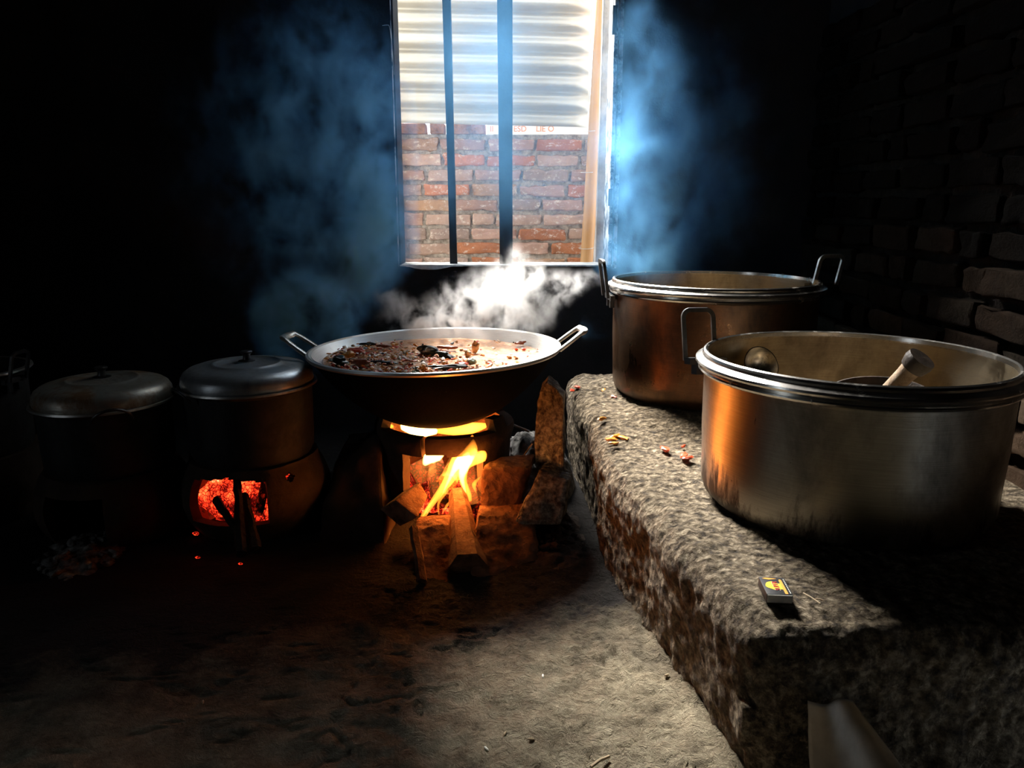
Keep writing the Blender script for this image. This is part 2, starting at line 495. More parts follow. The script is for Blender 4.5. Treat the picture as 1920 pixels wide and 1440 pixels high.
# ---------------------------------------------------------------- room shell
WY = 2.75
WT = 0.12
wl = aty(752, 497, WY); wr = aty(1149, 497, WY)
WX0, WX1, WZ0, WZ1 = wl.x, wr.x, wl.z, 2.3
RX = 1.05
LX = -2.4
FY = -1.5
CZ = 2.62

def wall_with_hole(name, a0, a1, z0, z1, h0, h1, hz0, hz1, mk, mats):
    """slab built from 8 grid boxes around an opening, one mesh"""
    bm = bmesh.new()
    xs = [a0, h0, h1, a1]; zs = [z0, hz0, hz1, z1]
    grid = {}
    for side in (0, 1):
        for i, x in enumerate(xs):
            for j, z in enumerate(zs):
                grid[side, i, j] = bm.verts.new(mk(x, z, side))
    for i in range(3):
        for j in range(3):
            if i == 1 and j == 1: continue
            f = bm.faces.new([grid[0, i, j], grid[0, i + 1, j], grid[0, i + 1, j + 1], grid[0, i, j + 1]])
            g = bm.faces.new([grid[1, i, j], grid[1, i, j + 1], grid[1, i + 1, j + 1], grid[1, i + 1, j]])
            g.material_index = len(mats) - 1
    def q(a, b):
        bm.faces.new([grid[0, *a], grid[0, *b], grid[1, *b], grid[1, *a]])
    q((1, 1), (2, 1)); q((2, 1), (2, 2)); q((2, 2), (1, 2)); q((1, 2), (1, 1))
    for i in range(3):
        q((i, 0), (i + 1, 0)); q((i, 3), (i + 1, 3)); q((0, i), (0, i + 1)); q((3, i), (3, i + 1))
    o = bm_obj(name, bm, mats[0], None, False)
    for mm in mats[1:]:
        o.data.materials.append(mm)
    return tag(o, kind='structure')

wb = wall_with_hole('wall_back', LX - 0.1, RX + 0.25, -0.1, CZ, WX0, WX1, WZ0, WZ1, lambda x, z, s: (x, WY + WT * s, z), [M['soot_wall'], M['plaster']])
# unseen opening added to the left wall, sized for the fill daylight
tag(box('wall_front', LX - 0.12, RX + 0.13, FY - 0.12, FY, -0.1, CZ, M['soot_wall']), kind='structure')
wall_with_hole('wall_left', FY, WY, -0.1, CZ, 0.08, 0.38, 0.45, 1.35, lambda y, z, s: (LX - WT * s, y, z), [M['soot_wall'], M['plaster']])
tag(box('ceiling', LX - 0.12, RX + 0.25, FY - 0.12, WY + WT, CZ, CZ + 0.1, M['soot_ceiling']), kind='structure')

# ---- floor
def floor_z(x, y):
    z = 0.016 * fbm((x, y, 0), 2.2, 3) + 0.010 * fbm((x, y, 3), 9, 3)
    # broken, pitted crust where people squat
    if -0.35 < x < 0.5 and 0.85 < y < 1.9:
        d = math.exp(-(((x - 0.22) / 0.12) ** 2 + ((y - 1.22) / 0.25) ** 2))
        z += (0.007 + 0.020 * d) * fbm((x, y, 5), 26, 4) - 0.004 * max(0, 0.5 - abs(fbm((x, y, 11), 40, 2)) * 3)
    z -= 0.009 * max(0, 1 - abs(fbm((x, y, 8), 5.5, 4)) * 60) * (1 if y < 1.35 else 0.3)
    return z

def grid_mesh(name, x0, x1, y0, y1, step, fz, mat, skirt=None):
    nx = max(2, int((x1 - x0) / step)); ny = max(2, int((y1 - y0) / step))
    vs, fs = [], []
    for j in range(ny + 1):
        for i in range(nx + 1):
            x = x0 + (x1 - x0) * i / nx; y = y0 + (y1 - y0) * j / ny
            vs.append((x, y, fz(x, y)))
    for j in range(ny):
        for i in range(nx):
            a = j * (nx + 1) + i
            fs.append((a, a + 1, a + nx + 2, a + nx + 1))
    return mesh_obj(name, vs, fs, mat, None, True, 180)

def warp_axis(lo, hi, a, b, fine, coarse):
    xs = [lo]
    while xs[-1] < hi:
        xs.append(xs[-1] + (fine if a <= xs[-1] <= b else coarse))
    xs[-1] = hi
    return xs
xs = warp_axis(LX, RX, -0.3, 0.45, 0.005, 0.02)
ys = warp_axis(FY, WY, 0.85, 1.7, 0.005, 0.02)
vs = [(x, y, floor_z(x, y)) for y in ys for x in xs]
nx = len(xs)
fs = [(j * nx + i, j * nx + i + 1, (j + 1) * nx + i + 1, (j + 1) * nx + i) for j in range(len(ys) - 1) for i in range(nx - 1)]
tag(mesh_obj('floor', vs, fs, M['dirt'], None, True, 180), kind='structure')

# ---- brick walls
def brick_wall(name, length, z0, z1, bl, bh, joint, to_world, mats, palette, depth=0.02, rough=0.004, cuts=3, seed=1, skip=None, body=0.08, shade_tint=False):
    rnd = random.Random(seed)
    bm = bmesh.new()
    tint = bm.loops.layers.float_color.new('tint')
    # mortar slab, uneven
    nl = int(length / 0.018); nh = int((z1 - z0) / 0.018)
    g = {}
    for i in range(nl + 1):
        for j in range(nh + 1):
            s, z = length * i / nl, z0 + (z1 - z0) * j / nh
            g[i, j] = bm.verts.new(to_world(s, z, 0.6 * depth * fbm((s, z, seed), 14, 3)))
    for i in range(nl):
        for j in range(nh):
            f = bm.faces.new([g[i, j], g[i + 1, j], g[i + 1, j + 1], g[i, j + 1]])
            f.material_index = 1
    gb = [bm.verts.new(to_world(s, z, -body)) for s, z in ((0, z0), (length, z0), (length, z1), (0, z1))]
    bm.faces.new(gb).material_index = 1
    for (i0, j0, i1, j1, a, b) in ((0, 0, nl, 0, 0, 1), (nl, 0, nl, nh, 1, 2), (nl, nh, 0, nh, 2, 3), (0, nh, 0, 0, 3, 0)):
        f = bm.faces.new([g[i0, j0], g[i1, j1], gb[b], gb[a]]) ; f.material_index = 1
    row = 0
    z = z0 + joint
    while z + bh < z1 + bh * 0.4:
        s = -(bl * 0.5 if row % 2 else 0) + rnd.uniform(-0.02, 0.02)
        while s < length:
            L = bl * rnd.choice((1, 1, 1, 0.9, 0.5, 1.05))
            a, b = max(0, s), min(length, s + L - joint)
            s += L
            if b - a < 0.02: continue
            hb = bh * rnd.uniform(0.88, 1.05)
            zz = z + rnd.uniform(-0.003, 0.003)
            if skip and skip(0.5 * (a + b), zz): continue
            dd = depth * rnd.uniform(0.45, 1.1)
            pts = []
            for dep in (dd, -0.02):
                for (u, v) in ((a, zz), (b, zz), (b, zz + hb), (a, zz + hb)):
                    pts.append(V((u + rnd.uniform(-0.003, 0.003), v + rnd.uniform(-0.003, 0.003), dep)))
            sub = bm_hexa(pts, cuts, 0.0, 1, min(0.007, hb * 0.15))
            col = rnd.choice(palette)
            k = rnd.uniform(0.8, 1.15)
            if shade_tint:  # shade towards the top of the wall painted into the brick tints
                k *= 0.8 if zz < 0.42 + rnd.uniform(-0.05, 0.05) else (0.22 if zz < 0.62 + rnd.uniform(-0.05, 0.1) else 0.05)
            col = tuple(min(1, c * k) for c in col)
            sub.normal_update()
            vm = {}
            for vv in sub.verts:
                p = vv.co + vv.normal * rough * 2 * fbm(vv.co + V((seed, row, 0)), 28, 3)
                vm[vv] = bm.verts.new(to_world(p.x, p.y, p.z))
            for f in sub.faces:
                try:
                    nf = bm.faces.new([vm[v] for v in f.verts])
                except ValueError:
                    continue
                for lp in nf.loops:
                    lp[tint] = (*col, 1)
            sub.free()
        z += bh + joint
        row += 1
    o = bm_obj(name, bm, mats[0], None, True, 60)
    o.data.materials.append(mats[1])
    return tag(o, kind='structure')

pal_out = [(0.40, 0.24, 0.18), (0.45, 0.28, 0.22), (0.46, 0.18, 0.09), (0.34, 0.24, 0.2), (0.48, 0.32, 0.25), (0.38, 0.27, 0.22), (0.42, 0.25, 0.15)]
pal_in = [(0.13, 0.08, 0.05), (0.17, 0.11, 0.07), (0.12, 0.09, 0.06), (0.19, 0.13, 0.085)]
OY = 3.5
OTOP = aty(1000, 252, OY).z
brick_wall('wall_outside', 2.0, 0.0, OTOP, 0.21, 0.049, 0.0145, lambda s, z, d: (-0.9 + s, OY - d, z), (M['brick'], M['mortar']), pal_out, 0.014, 0.007, 5, 4)
brick_wall('wall_right', WY - 0.5, 0.12, 1.35, 0.215, 0.058, 0.02, lambda s, z, d: (RX - d, WY - s, z), (M['brick_in'], M['mortar_in']), pal_in, 0.036, 0.008, 3, 9, body=0.12, shade_tint=True)
tag(box('wall_right_upper', RX, RX + 0.13, FY, WY, 1.35, CZ, M['soot_wall']), kind='structure')
tag(box('wall_right_near', RX, RX + 0.13, FY, 0.5, -0.1, 1.35, M['soot_wall']), kind='structure')
bpy.data.objects['wall_right_upper'].name = 'wall_right_top'
# extra brick course on the left part of the outside wall
xa = -0.9
z = OTOP
for i, (a, b) in enumerate(((590, 742), (746, 800), (805, 835), (838, 912))):
    p, q = aty(a, 240, OY).x, aty(b, 240, OY).x
    zz = OTOP
    o = hexa('brick', boxpts(p + 0.004, q - 0.004, OY - 0.015, OY + 0.08, zz + 0.001, zz + 0.045), M['block'], None, 4, 0.003, 25, 0.005, i)
    tag(o, ['loose red brick laid on the outside wall, hidden edge by the window frame', 'short red brick on top of the outside wall left of the dark bars',
            'small brick piece on the outside wall behind the narrow window bar', 'grey-brown brick ending the top course between the two window bars'][i], 'brick', 'top course bricks outside')
tag(box('ground_outside', -2.2, 1.6, WY + WT, OY + 1.5, -0.1, 0.0, M['yard']), kind='structure')

# ---- zinc sheet
zb0 = aty(740, 228, 3.42).z
zx1 = aty(1108, 150, 3.42).x
def zinc():
    bm = bmesh.new()
    per = 0.0775
    x0, x1 = -1.0, zx1
    z0, z1 = zb0 - 0.012, 1.66
    nxx, nz = 120, 230
    tilt = -0.022
    g = {}
    for s in (0, 1):
        for i in range(nxx + 1):
            for j in range(nz + 1):
                x = x0 + (x1 - x0) * i / nxx
                z = z0 + (z1 - z0) * j / nz
                ph = (z - z0) / per * 2 * PI
                a = 0.011
                # hammered flat and bent at the free edge
                e = max(0, min(1, (x - (x1 - 0.10)) / 0.10))
                a *= 1 - 0.7 * e ** 2
                y = 3.42 - a * (math.sin(ph) + 0.35 * math.sin(2 * ph + 0.7)) + 0.02 * e ** 2 * (1 + 0.4 * math.sin(ph)) + 0.004 * fbm((x, 0, z), 3, 2)
                y += s * 0.0015
                g[s, i, j] = bm.verts.new((x, y, z + tilt * (x - x0) + 0.018))
    for i in range(nxx):
        for j in range(nz):
            bm.faces.new([g[0, i, j], g[0, i + 1, j], g[0, i + 1, j + 1], g[0, i, j + 1]])
            bm.faces.new([g[1, i, j], g[1, i, j + 1], g[1, i + 1, j + 1], g[1, i + 1, j]])
    for i in range(nxx):
        bm.faces.new([g[0, i, 0], g[1, i, 0], g[1, i + 1, 0], g[0, i + 1, 0]])
        bm.faces.new([g[0, i, nz], g[0, i + 1, nz], g[1, i + 1, nz], g[1, i, nz]])
    for j in range(nz):
        bm.faces.new([g[0, nxx, j], g[1, nxx, j], g[1, nxx, j + 1], g[0, nxx, j + 1]])
        bm.faces.new([g[0, 0, j], g[0, 0, j + 1], g[1, 0, j + 1], g[1, 0, j]])
    return bm_obj('corrugated_sheet', bm, M['zinc'], None, True, 180)
zs = zinc()
box('support_post', -0.55, -0.49, 3.435, 3.470, 0.0, 1.6, M['grey_wood'], zs, 0.002)
box('support_post', zx1 + 0.03, zx1 + 0.08, 3.435, 3.470, 0.0, 1.6, M['grey_wood'], zs, 0.002)
tag(zs, 'pale corrugated metal sheet with sideways ridges above the brick wall outside', 'metal sheet')

# white printed strip between bricks and zinc
p0 = aty(913, 232, 3.47); p1 = aty(1112, 256, 3.47)
strip = box('printed_sheet', p0.x, p1.x, 3.500, 3.506, OTOP - 0.002, OTOP + 0.09, M['white_print'])
tag(strip, 'white printed sheet with faded orange letters under the corrugated metal', 'sheet')

def text_part(name, body, size, mat, loc, rot, parent, ext=0.0005, sx=1.0):
    cu = bpy.data.curves.new(name, 'FONT')
    cu.body = body; cu.size = size; cu.extrude = ext
    cu.align_x = 'CENTER'; cu.align_y = 'CENTER'
    cu.materials.append(mat)
    tmp = bpy.data.objects.new(name, cu)
    COL.objects.link(tmp)
    bpy.context.view_layer.update()
    me = bpy.data.meshes.new_from_object(tmp.evaluated_get(bpy.context.evaluated_depsgraph_get()))
    bpy.data.objects.remove(tmp)
    me.name = name
    o = bpy.data.objects.new(name, me)
    COL.objects.link(o)
    o.parent = parent
    o.location = loc; o.rotation_euler = rot
    o.scale = (sx, 1, 1)
    return o
for px, s in ((922, 'II'), (975, 'ESD'), (1022, 'LIE O')):
    q = aty(px, 242, 3.498)
    text_part('printed_letters', s, 0.034, M['orange_ink'], (q.x, 3.4985, q.z), (R(90), 0, 0), strip, 0.0008)

# ---- bamboo pole with nodes
bt = aty(1133, -30, 3.28); bb = aty(1098, 520, 3.28)
bb2 = bb + (bb - bt) * (bb.z / (bt.z - bb.z))
bt2 = bt + (bt - bb) * 0.12
def bamboo():
    nodes = [aty(1117, 98, 3.28).z, aty(1105, 271, 3.28).z, aty(1101, 420, 3.28).z, 0.32]
    path, tp = [], []
    n = 160
    for i in range(n + 1):
        t = i / n
        p = bb2.lerp(bt2, t)
        k = 1.0 - 0.10 * (1 - t) * 0 + 0.10 * t
        for z in nodes:
            d = abs(p.z - z)
            if d < 0.012: k += 0.07 * (1 - d / 0.012)
            if 0.004 < z - p.z < 0.01: k -= 0.04
        path.append(p); tp.append(k)
    return tube('bamboo_pole', path, 0.0255, M['bamboo'], None, seg=28, taper=tp, up=V((0, 1, 0)), angle=60)
bp = bamboo()
tag(bp, 'tan bamboo pole leaning against the wall outside the window', 'bamboo pole')
for px, py in ((1107, 248), (1103, 325), (1099, 467)):
    q = aty(px, py, 3.28)
    pts = [q + V((0.031 * math.cos(a), 0.031 * math.sin(a), 0.004 * math.sin(a * 1.0) + 0.004 * a / PI)) for a in [i * PI / 12 for i in range(25)]]
    pts += [q + V((0.031 + 0.03, 0.02, 0.006))]
    tube('tie_wire', pts, 0.0012, M['wire'], bp, seg=6)

# weathered post just outside
q0 = aty(1141, -20, 2.98); q1 = aty(1124, 500, 2.98)
d = (q0 - q1).normalized()
a, b = q1 - d * 0.62, q0 + d * 0.25
hw = 0.0165
pts = [a + V((-hw, 0, 0)), a + V((hw, 0, 0)), b + V((hw, 0, 0)), b + V((-hw, 0, 0))]
pts += [p + V((0, 0.04, 0)) for p in pts]
tag(hexa('wooden_post', pts, M['grey_wood'], None, 14, 0.002, 20, 0.003), 'pale grey weathered wooden post between the bamboo pole and window frame', 'post')

# ---------------------------------------------------------------- window_1
win = thing('window_1', (0, 0, 0), None, None, kind='structure')
# frame on the right: flaked painted stiles of the folded-back shutter, left: thin stile, sill
def stile(name, xa, xb, Y0, Y1, mat, zt=WZ1, zb=None, px_shift=0):
    x0 = aty(xa, 497, Y0).x; x1 = aty(xb, 497, Y0).x
    zb = WZ0 - 0.004 if zb is None else zb
    return hexa(name, boxpts(x0, x1, Y0, Y1, zb, zt), mat, win, 16, 0.0025, 30, 0.002)
stile('window_frame', 1140, 1146, 2.70, 2.86, M['flaked_paint'])
stile('window_frame', 1149, 1156, 2.715, 2.745, M['flaked_paint'], zb=WZ0 - 0.01)
stile('window_frame', 746.5, 748.2, 2.742, 2.80, M['flaked_paint'])
box('window_frame', WX0, WX1, WY - 0.003, WY + WT, WZ1 - 0.03, WZ1, M['flaked_paint'], win)
# sill with peeling lip
def sill():
    bm = bmesh.new()
    n = 90
    x0, x1 = WX0 - 0.003, WX1 + 0.004
    rows = {}
    for i in range(n + 1):
        x = x0 + (x1 - x0) * i / n
        px = 960 + F * x / 2.73
        drop = 0.004 + (0.012 * max(0, math.sin((px - 760) / 90 * PI)) if 760 < px < 850 else 0) + 0.003 * abs(fbm((x, 0, 0), 60, 3))
        zt = WZ0 + 0.001 + 0.0015 * fbm((x, 1, 0), 40, 2)
        rows[i] = [bm.verts.new((x, WY + WT + 0.01, zt)), bm.verts.new((x, WY - 0.006, zt)), bm.verts.new((x, WY - 0.008, zt - drop)), bm.verts.new((x, WY + 0.002, zt - drop - 0.001)), bm.verts.new((x, WY + WT + 0.01, zt - 0.02))]
    for i in range(n):
        for k in range(5):
            bm.faces.new([rows[i][k], rows[i + 1][k], rows[i + 1][(k + 1) % 5], rows[i][(k + 1) % 5]])
    bm.faces.new(rows[0]); bm.faces.new(rows[n])
    return bm_obj('window_sill', bm, M['sill'], win, True, 40)
sill()
# two dark upright bars
for (xt0, xt1, xb0, xb1, Yb) in ((829, 845, 844, 857, 2.80), (932, 961, 937, 961, 2.80)):
    T = lambda px, z: None
    t0, t1 = aty(xt0, 0, Yb), aty(xt1, 0, Yb)
    b0, b1 = aty(xb0, 497, Yb), aty(xb1, 497, Yb)
    def ext(bv, tv, z):
        k = (z - bv.z) / (tv.z - bv.z)
        return bv + (tv - bv) * k
    pts = [ext(b0, t0, WZ0), ext(b1, t1, WZ0), ext(b1, t1, WZ1 - 0.02), ext(b0, t0, WZ1 - 0.02)]
    pts += [p + V((0, 0.022, 0)) for p in pts]
    hexa('window_bar', pts, M['bar_wood'], win, 12, 0.0022, 25, 0.002)
# hinge plates on the right stile
for py, h in ((38, 46), (370, 30), (430, 18)):
    q = aty(1153 if py < 100 else 1145, py, 2.70)
    hexa('hinge_plate', boxpts(q.x - 0.008, q.x + 0.006, 2.694, 2.702, q.z - h / 1050, q.z + h / 1050), M['dark_metal'], win, 2, 0.001, 40, 0.001)
# bent wire hook at the left
hk = [aty(717, 48, 2.74), aty(726, 47, 2.735), aty(730, 50, 2.735), aty(733, 70, 2.735), aty(737, 110, 2.738), aty(739, 140, 2.742)]
tube('wire_hook', smooth_path(hk, 5), 0.0011, M['wire'], None, seg=6)
tag(bpy.data.objects['wire_hook'], 'thin bent wire hook on the dark wall at the left edge of the window', 'hook')

# ---------------------------------------------------------------- raised hearth platform on the right
PZ = 0.243
def plat_left(y):
    if y < 1.6: return 0.33 + (0.205 - 0.33) * (y - 0.93) / 0.67
    return 0.205 + (0.17 - 0.205) * min(1, (y - 1.6) / 0.7)
def plat_top(x, y):
    k = max(0, min(1, (y - 1.7) / 0.25)); k = k * k * (3 - 2 * k)
    return PZ + 0.03 * k
def platform():
    bm = bmesh.new()
    y0, y1 = 0.93, 2.46
    r = 0.055
    W = 0.9   # nominal width, x: 0 (left edge) to W (wall)
    H = PZ + 0.03
    st = 0.0075
    ni, nj, nk = int(W / st), int((y1 - y0) / st), int(H / st)
    cache = {}
    def vert(x, y, z):
        key = (round(x, 5), round(y, 5), round(z, 5))
        if key in cache: return cache[key]
        cx, cy, cz = max(x, r), min(max(y, y0 + r), y1 - r), min(z, H - 0.03 - r)
        dv = V((x - cx, y - cy, (z - 0.03) - cz if (z - 0.03) > cz else 0))
        if dv.length > 1e-6:
            n = dv.normalized()
            m = max(abs(dv.x), abs(dv.y), abs(dv.z))
            p = V((cx, cy, min(z - 0.03, cz) if dv.z == 0 else cz)) + n * min(r, m)
        else:
            n = V((0, 0, 1)); p = V((x, y, z - 0.03))
        yy = p.y
        lx = plat_left(yy)
        px = lx + p.x * (RX - 0.012 - lx) / W
        pz = p.z + (plat_top(px, yy) - PZ) * max(0, p.z / PZ)
        slope = (1 - max(0, min(1, p.z / PZ)))
        px += 0.012 * slope * max(0, -n.x)
        q = V((px, yy, pz))
        a = 0.010 * fbm(q, 9, 4) + 0.010 * fbm(q, 38, 3) + 0.022 * fbm(q + V((5, 0, 0)), 3.2, 2) * (0.35 if n.z > 0.9 else 1)
        if abs(q.x - RX) < 0.04: a = 0
        q += n * a
        bv = bm.verts.new(q)
        cache[key] = bv
        return bv
    X = [W * i / ni for i in range(ni + 1)]
    Y = [y0 + (y1 - y0) * j / nj for j in range(nj + 1)]
    Z = [H * k / nk for k in range(nk + 1)]
    for i in range(ni):
        for j in range(nj):
            bm.faces.new([vert(X[i], Y[j], H), vert(X[i + 1], Y[j], H), vert(X[i + 1], Y[j + 1], H), vert(X[i], Y[j + 1], H)])
    for j in range(nj):
        for k in range(nk):
            bm.faces.new([vert(0, Y[j], Z[k]), vert(0, Y[j + 1], Z[k]), vert(0, Y[j + 1], Z[k + 1]), vert(0, Y[j], Z[k + 1])])
    for i in range(ni):
        for k in range(nk):
            for yy in (y0, y1):
                bm.faces.new([vert(X[i], yy, Z[k]), vert(X[i + 1], yy, Z[k]), vert(X[i + 1], yy, Z[k + 1]), vert(X[i], yy, Z[k + 1])])
    bmesh.ops.recalc_face_normals(bm, faces=bm.faces)
    return bm_obj('hearth_platform', bm, M['mud'], None, True, 180)
tag(platform(), 'low rough mud and brick platform with rounded edge under the two big pots', 'platform')

# ---------------------------------------------------------------- big aluminium pots
def u_handle(parent, ang, rad, z, width, height, lean, matl, thick=0.0032, wide=0.0075, bracket=True, yaw=0.0, drop=0.03):
    """U-shaped flat bar handle hinged at a bracket under the rim. ang: position round the pot, lean: outward tilt"""
    er = V((math.cos(ang), math.sin(ang), 0)); et = V((-math.sin(ang), math.cos(ang), 0))
    up = (V((0, 0, 1)) * math.cos(lean) + er * math.sin(lean)).normalized()
    if yaw:
        et = Matrix.Rotation(yaw, 3, 'Z') @ et
    base = er * (rad + 0.014) + V((0, 0, z - drop))
    h = width / 2
    rr = 0.016
    pts = [base - et * h, base - et * h + up * (height - rr)]
    for k in range(1, 6):
        a = k / 6 * PI / 2
        pts.append(base - et * (h - rr + rr * math.cos(a)) + up * (height - rr + rr * math.sin(a)))
    for k in range(1, 6):
        a = PI / 2 * (1 - k / 6)
        pts.append(base + et * (h - rr + rr * math.cos(a)) + up * (height - rr + rr * math.sin(a)))
    pts += [base + et * h + up * (height - rr), base + et * h]
    nrm = up.cross(et).normalized()
    hd = tube('handle', pts, wide * 0.55, matl, parent, ry=thick, up=nrm, square=True, angle=30)
    if bracket:
        vs, fs = [], []
        def addbox(c, sx, sy, sz):
            n = len(vs)
            for dz in (-1, 1):
                for (a, b) in ((-1, -1), (1, -1), (1, 1), (-1, 1)):
                    vs.append(c + et * (a * sx) + er * (b * sy) + V((0, 0, dz * sz)))
            for f in ((0, 1, 2, 3), (7, 6, 5, 4), (0, 4, 5, 1), (1, 5, 6, 2), (2, 6, 7, 3), (3, 7, 4, 0)):
                fs.append(tuple(n + i for i in f))
        addbox(base - er * 0.012, h + 0.008, 0.006, 0.007)
        addbox(base - er * 0.014 - et * (h * 0.6) - V((0, 0, 0.016)), 0.007, 0.006, 0.012)
        addbox(base - er * 0.014 + et * (h * 0.6) - V((0, 0, 0.016)), 0.007, 0.006, 0.012)
        mesh_obj('bracket', vs, fs, M['dark_metal'], hd, False)
    return hd

def big_pot(name, loc, Ri, H, label, body_mat, rim_mat, in_mat, tap=0.004):
    root = thing(name, loc, label, 'cooking pot')
    k = Ri
    base = k - tap
    outer = [(0.0, 0.0), (base - 0.035, 0.0), (base - 0.014, 0.004), (base - 0.002, 0.016), (base + 0.003, 0.034), (base + 0.004, 0.08), (k + 0.003, H * 0.5), (k + 0.004, H - 0.05), (k + 0.006, H - 0.04)]
    lathe('body', outer, body_mat, root, 128)
    rim = [(k + 0.005, H - 0.042), (k + 0.013, H - 0.038), (k + 0.016, H - 0.034), (k + 0.015, H - 0.031), (k + 0.009, H - 0.029), (k + 0.010, H - 0.026),
           (k + 0.019, H - 0.024), (k + 0.022, H - 0.020), (k + 0.021, H - 0.016), (k + 0.013, H - 0.012), (k + 0.009, H - 0.010), (k + 0.009, H - 0.006), (k + 0.007, H - 0.002), (k + 0.003, H), (k - 0.001, H - 0.002), (k - 0.002, H - 0.012)]
    lathe('rim', rim, rim_mat, root, 160, 25)
    inner = [(k - 0.002, H - 0.010), (k - 0.001, H - 0.04), (base - 0.001, 0.08), (base - 0.004, 0.036), (base - 0.014, 0.016), (base - 0.035, 0.007), (0.0, 0.006)]
    lathe('inner_wall', inner, in_mat, root, 128)
    return root

FP = V((0.632, 1.40, PZ + 0.004))
fpot = big_pot('stock_pot', FP, 0.262, 0.285, 'large open dull silver pot with sooty base nearest on the platform', M['alu_front'], M['alu_rim'], M['alu_in'])
u_handle(fpot, R(146), 0.278, 0.285, 0.062, 0.105, R(6), M['dark_metal'], 0.0035, 0.008, yaw=R(-52), drop=0.045)
u_handle(fpot, R(-22), 0.278, 0.285, 0.062, 0.085, R(150), M['dark_metal'], 0.0035, 0.008, drop=0.02)

BP = V((0.568, 2.17, PZ + 0.032))
bpot = big_pot('stock_pot', BP, 0.276, 0.325, 'tall open brown-stained pot with flanged rim behind, nearer the window', M['alu_back'], M['alu_rim'], M['alu_in'])
u_handle(bpot, R(183), 0.292, 0.325, 0.075, 0.10, R(8), M['dark_metal'], 0.004, 0.010, drop=0.05)
u_handle(bpot, R(-3), 0.292, 0.325, 0.075, 0.082, R(10), M['handle_metal'], 0.003, 0.010, yaw=R(-70), drop=0.018)

# things inside the front pot
def ladle():
    c = aty(1428, 684, 1.585) - FP
    root = thing('ladle', FP + V((0, 0, 0.008)), 'small shiny round metal ladle bowl inside the nearest pot, at its back left', 'ladle')
    vs, fs = lathe_data([(0.0, -0.028), (0.018, -0.025), (0.032, -0.014), (0.039, 0.0), (0.041, 0.0), (0.034, -0.015), (0.019, -0.0275), (0.0, -0.0305)], 40)
    rot = Euler((R(62), 0, R(18)))
    vs2 = [V(v) for v in vs]
    for v in vs2: v.rotate(rot)
    pos = V((c.x, c.y, c.z - 0.008))
    mesh_obj('ladle_bowl', [v + pos for v in vs2], fs, M['alu_rim'], root, True, 40, 1e-5)
    path = [pos + V((0, 0.03, -0.035)), pos + V((0.02, 0.02, -0.10)), V((-0.04, 0.0, 0.008)), V((0.05, -0.12, 0.008))]
    tube('ladle_handle', smooth_path(path, 8), 0.006, M['alu_rim'], root, ry=0.0025, seg=8)
    return root
ladle()

def scoop():
    root = thing('dipper', FP + V((0, 0, 0.008)), 'dark round dipper with stubby bamboo handle standing in the nearest pot', 'dipper')
    # dark bowl lying tilted on the pot bottom, its rim reaching up behind the pot rim
    c = aty(1648, 748, 1.38) - FP
    c.z = 0.205
    prof = [(0.0, -0.05), (0.045, -0.046), (0.075, -0.03), (0.088, 0.0), (0.091, 0.0), (0.079, -0.032), (0.047, -0.050), (0.0, -0.054)]
    vs, fs = lathe_data(prof, 48)
    rot = Euler((R(8), R(-6), 0))
    out = []
    for v in vs:
        v = V(v); v.rotate(rot); out.append(v + V((c.x, c.y, c.z)))
    mesh_obj('dipper_bowl', out, fs, M['scoop'], root, True, 40, 1e-5)
    # thick handle rising to the right
    a = aty(1672, 735, 1.33) - FP; b = aty(1722, 686, 1.30) - FP
    ax = b - a
    path = [a - ax * 1.2 + V((0, 0.02, -0.02)), a - ax * 0.4, a, a + ax * 0.5, a + ax * 0.85, b]
    tube('dipper_handle', path, 0.0175, M['scoop_handle'], root, seg=20, taper=[0.7, 0.8, 0.85, 0.92, 1.05, 1.3])
    tube('handle_socket', [b - ax * 0.25, b - ax * 0.02, b + ax * 0.12], 0.0225, M['scoop'], root, seg=20, taper=[0.95, 1.12, 1.06])
    st = [c + V((0.0, 0.0, -0.05)), c + V((-0.02, 0.03, -0.13)), V((c.x - 0.02, c.y + 0.03, 0.0))]
    return root
scoop()

# ---------------------------------------------------------------- wok
WK = V((-0.200, 2.014, 0.0))
WRIM = 0.425; WBOT = 0.222; WR = 0.325
wok = thing('wok', (WK.x, WK.y, WBOT), 'huge round-bottomed wok full of stew over the open fire', 'wok', rot=(0, R(-1.2), 0))
prof_o = []
for i in range(25):
    t = i / 24
    r = WR * t
    prof_o.append((r, (WRIM - WBOT) * (0.75 * t ** 2.1 + 0.25 * t ** 3.4)))
wo = lathe('bowl', prof_o + [(WR + 0.006, WRIM - WBOT + 0.001)], M['soot'], wok, 128)
rimp = [(WR + 0.006, WRIM - WBOT - 0.002), (WR + 0.011, WRIM - WBOT + 0.003), (WR + 0.009, WRIM - WBOT + 0.008), (WR + 0.002, WRIM - WBOT + 0.009), (WR - 0.005, WRIM - WBOT + 0.004)]
inp = [(r * 0.985, z + 0.006) for r, z in prof_o[::-1]]
lathe('inner_bowl', rimp + inp, M['wok_in'], wok, 128, 30)
# loop handles
for s in (-1, 1):
    hz = WRIM - WBOT
    A = []
    for k in range(0, 17):
        a = PI * k / 16
        yy = 0.058 * math.copysign(abs(math.cos(a)) ** 0.75, math.cos(a))
        out_ = math.sin(a) ** 0.55
        A.append(V((s * (WR + 0.002 + 0.070 * out_), yy * (1 - 0.05 * out_), hz + 0.002 + 0.052 * out_ - (0.012 * out_ ** 6 if out_ > 0.9 else 0))))
    tube('handle', A, 0.0105, M['handle_metal'], wok, ry=0.0055, up=V((s * -0.6, 0, 0.8)), seg=12)

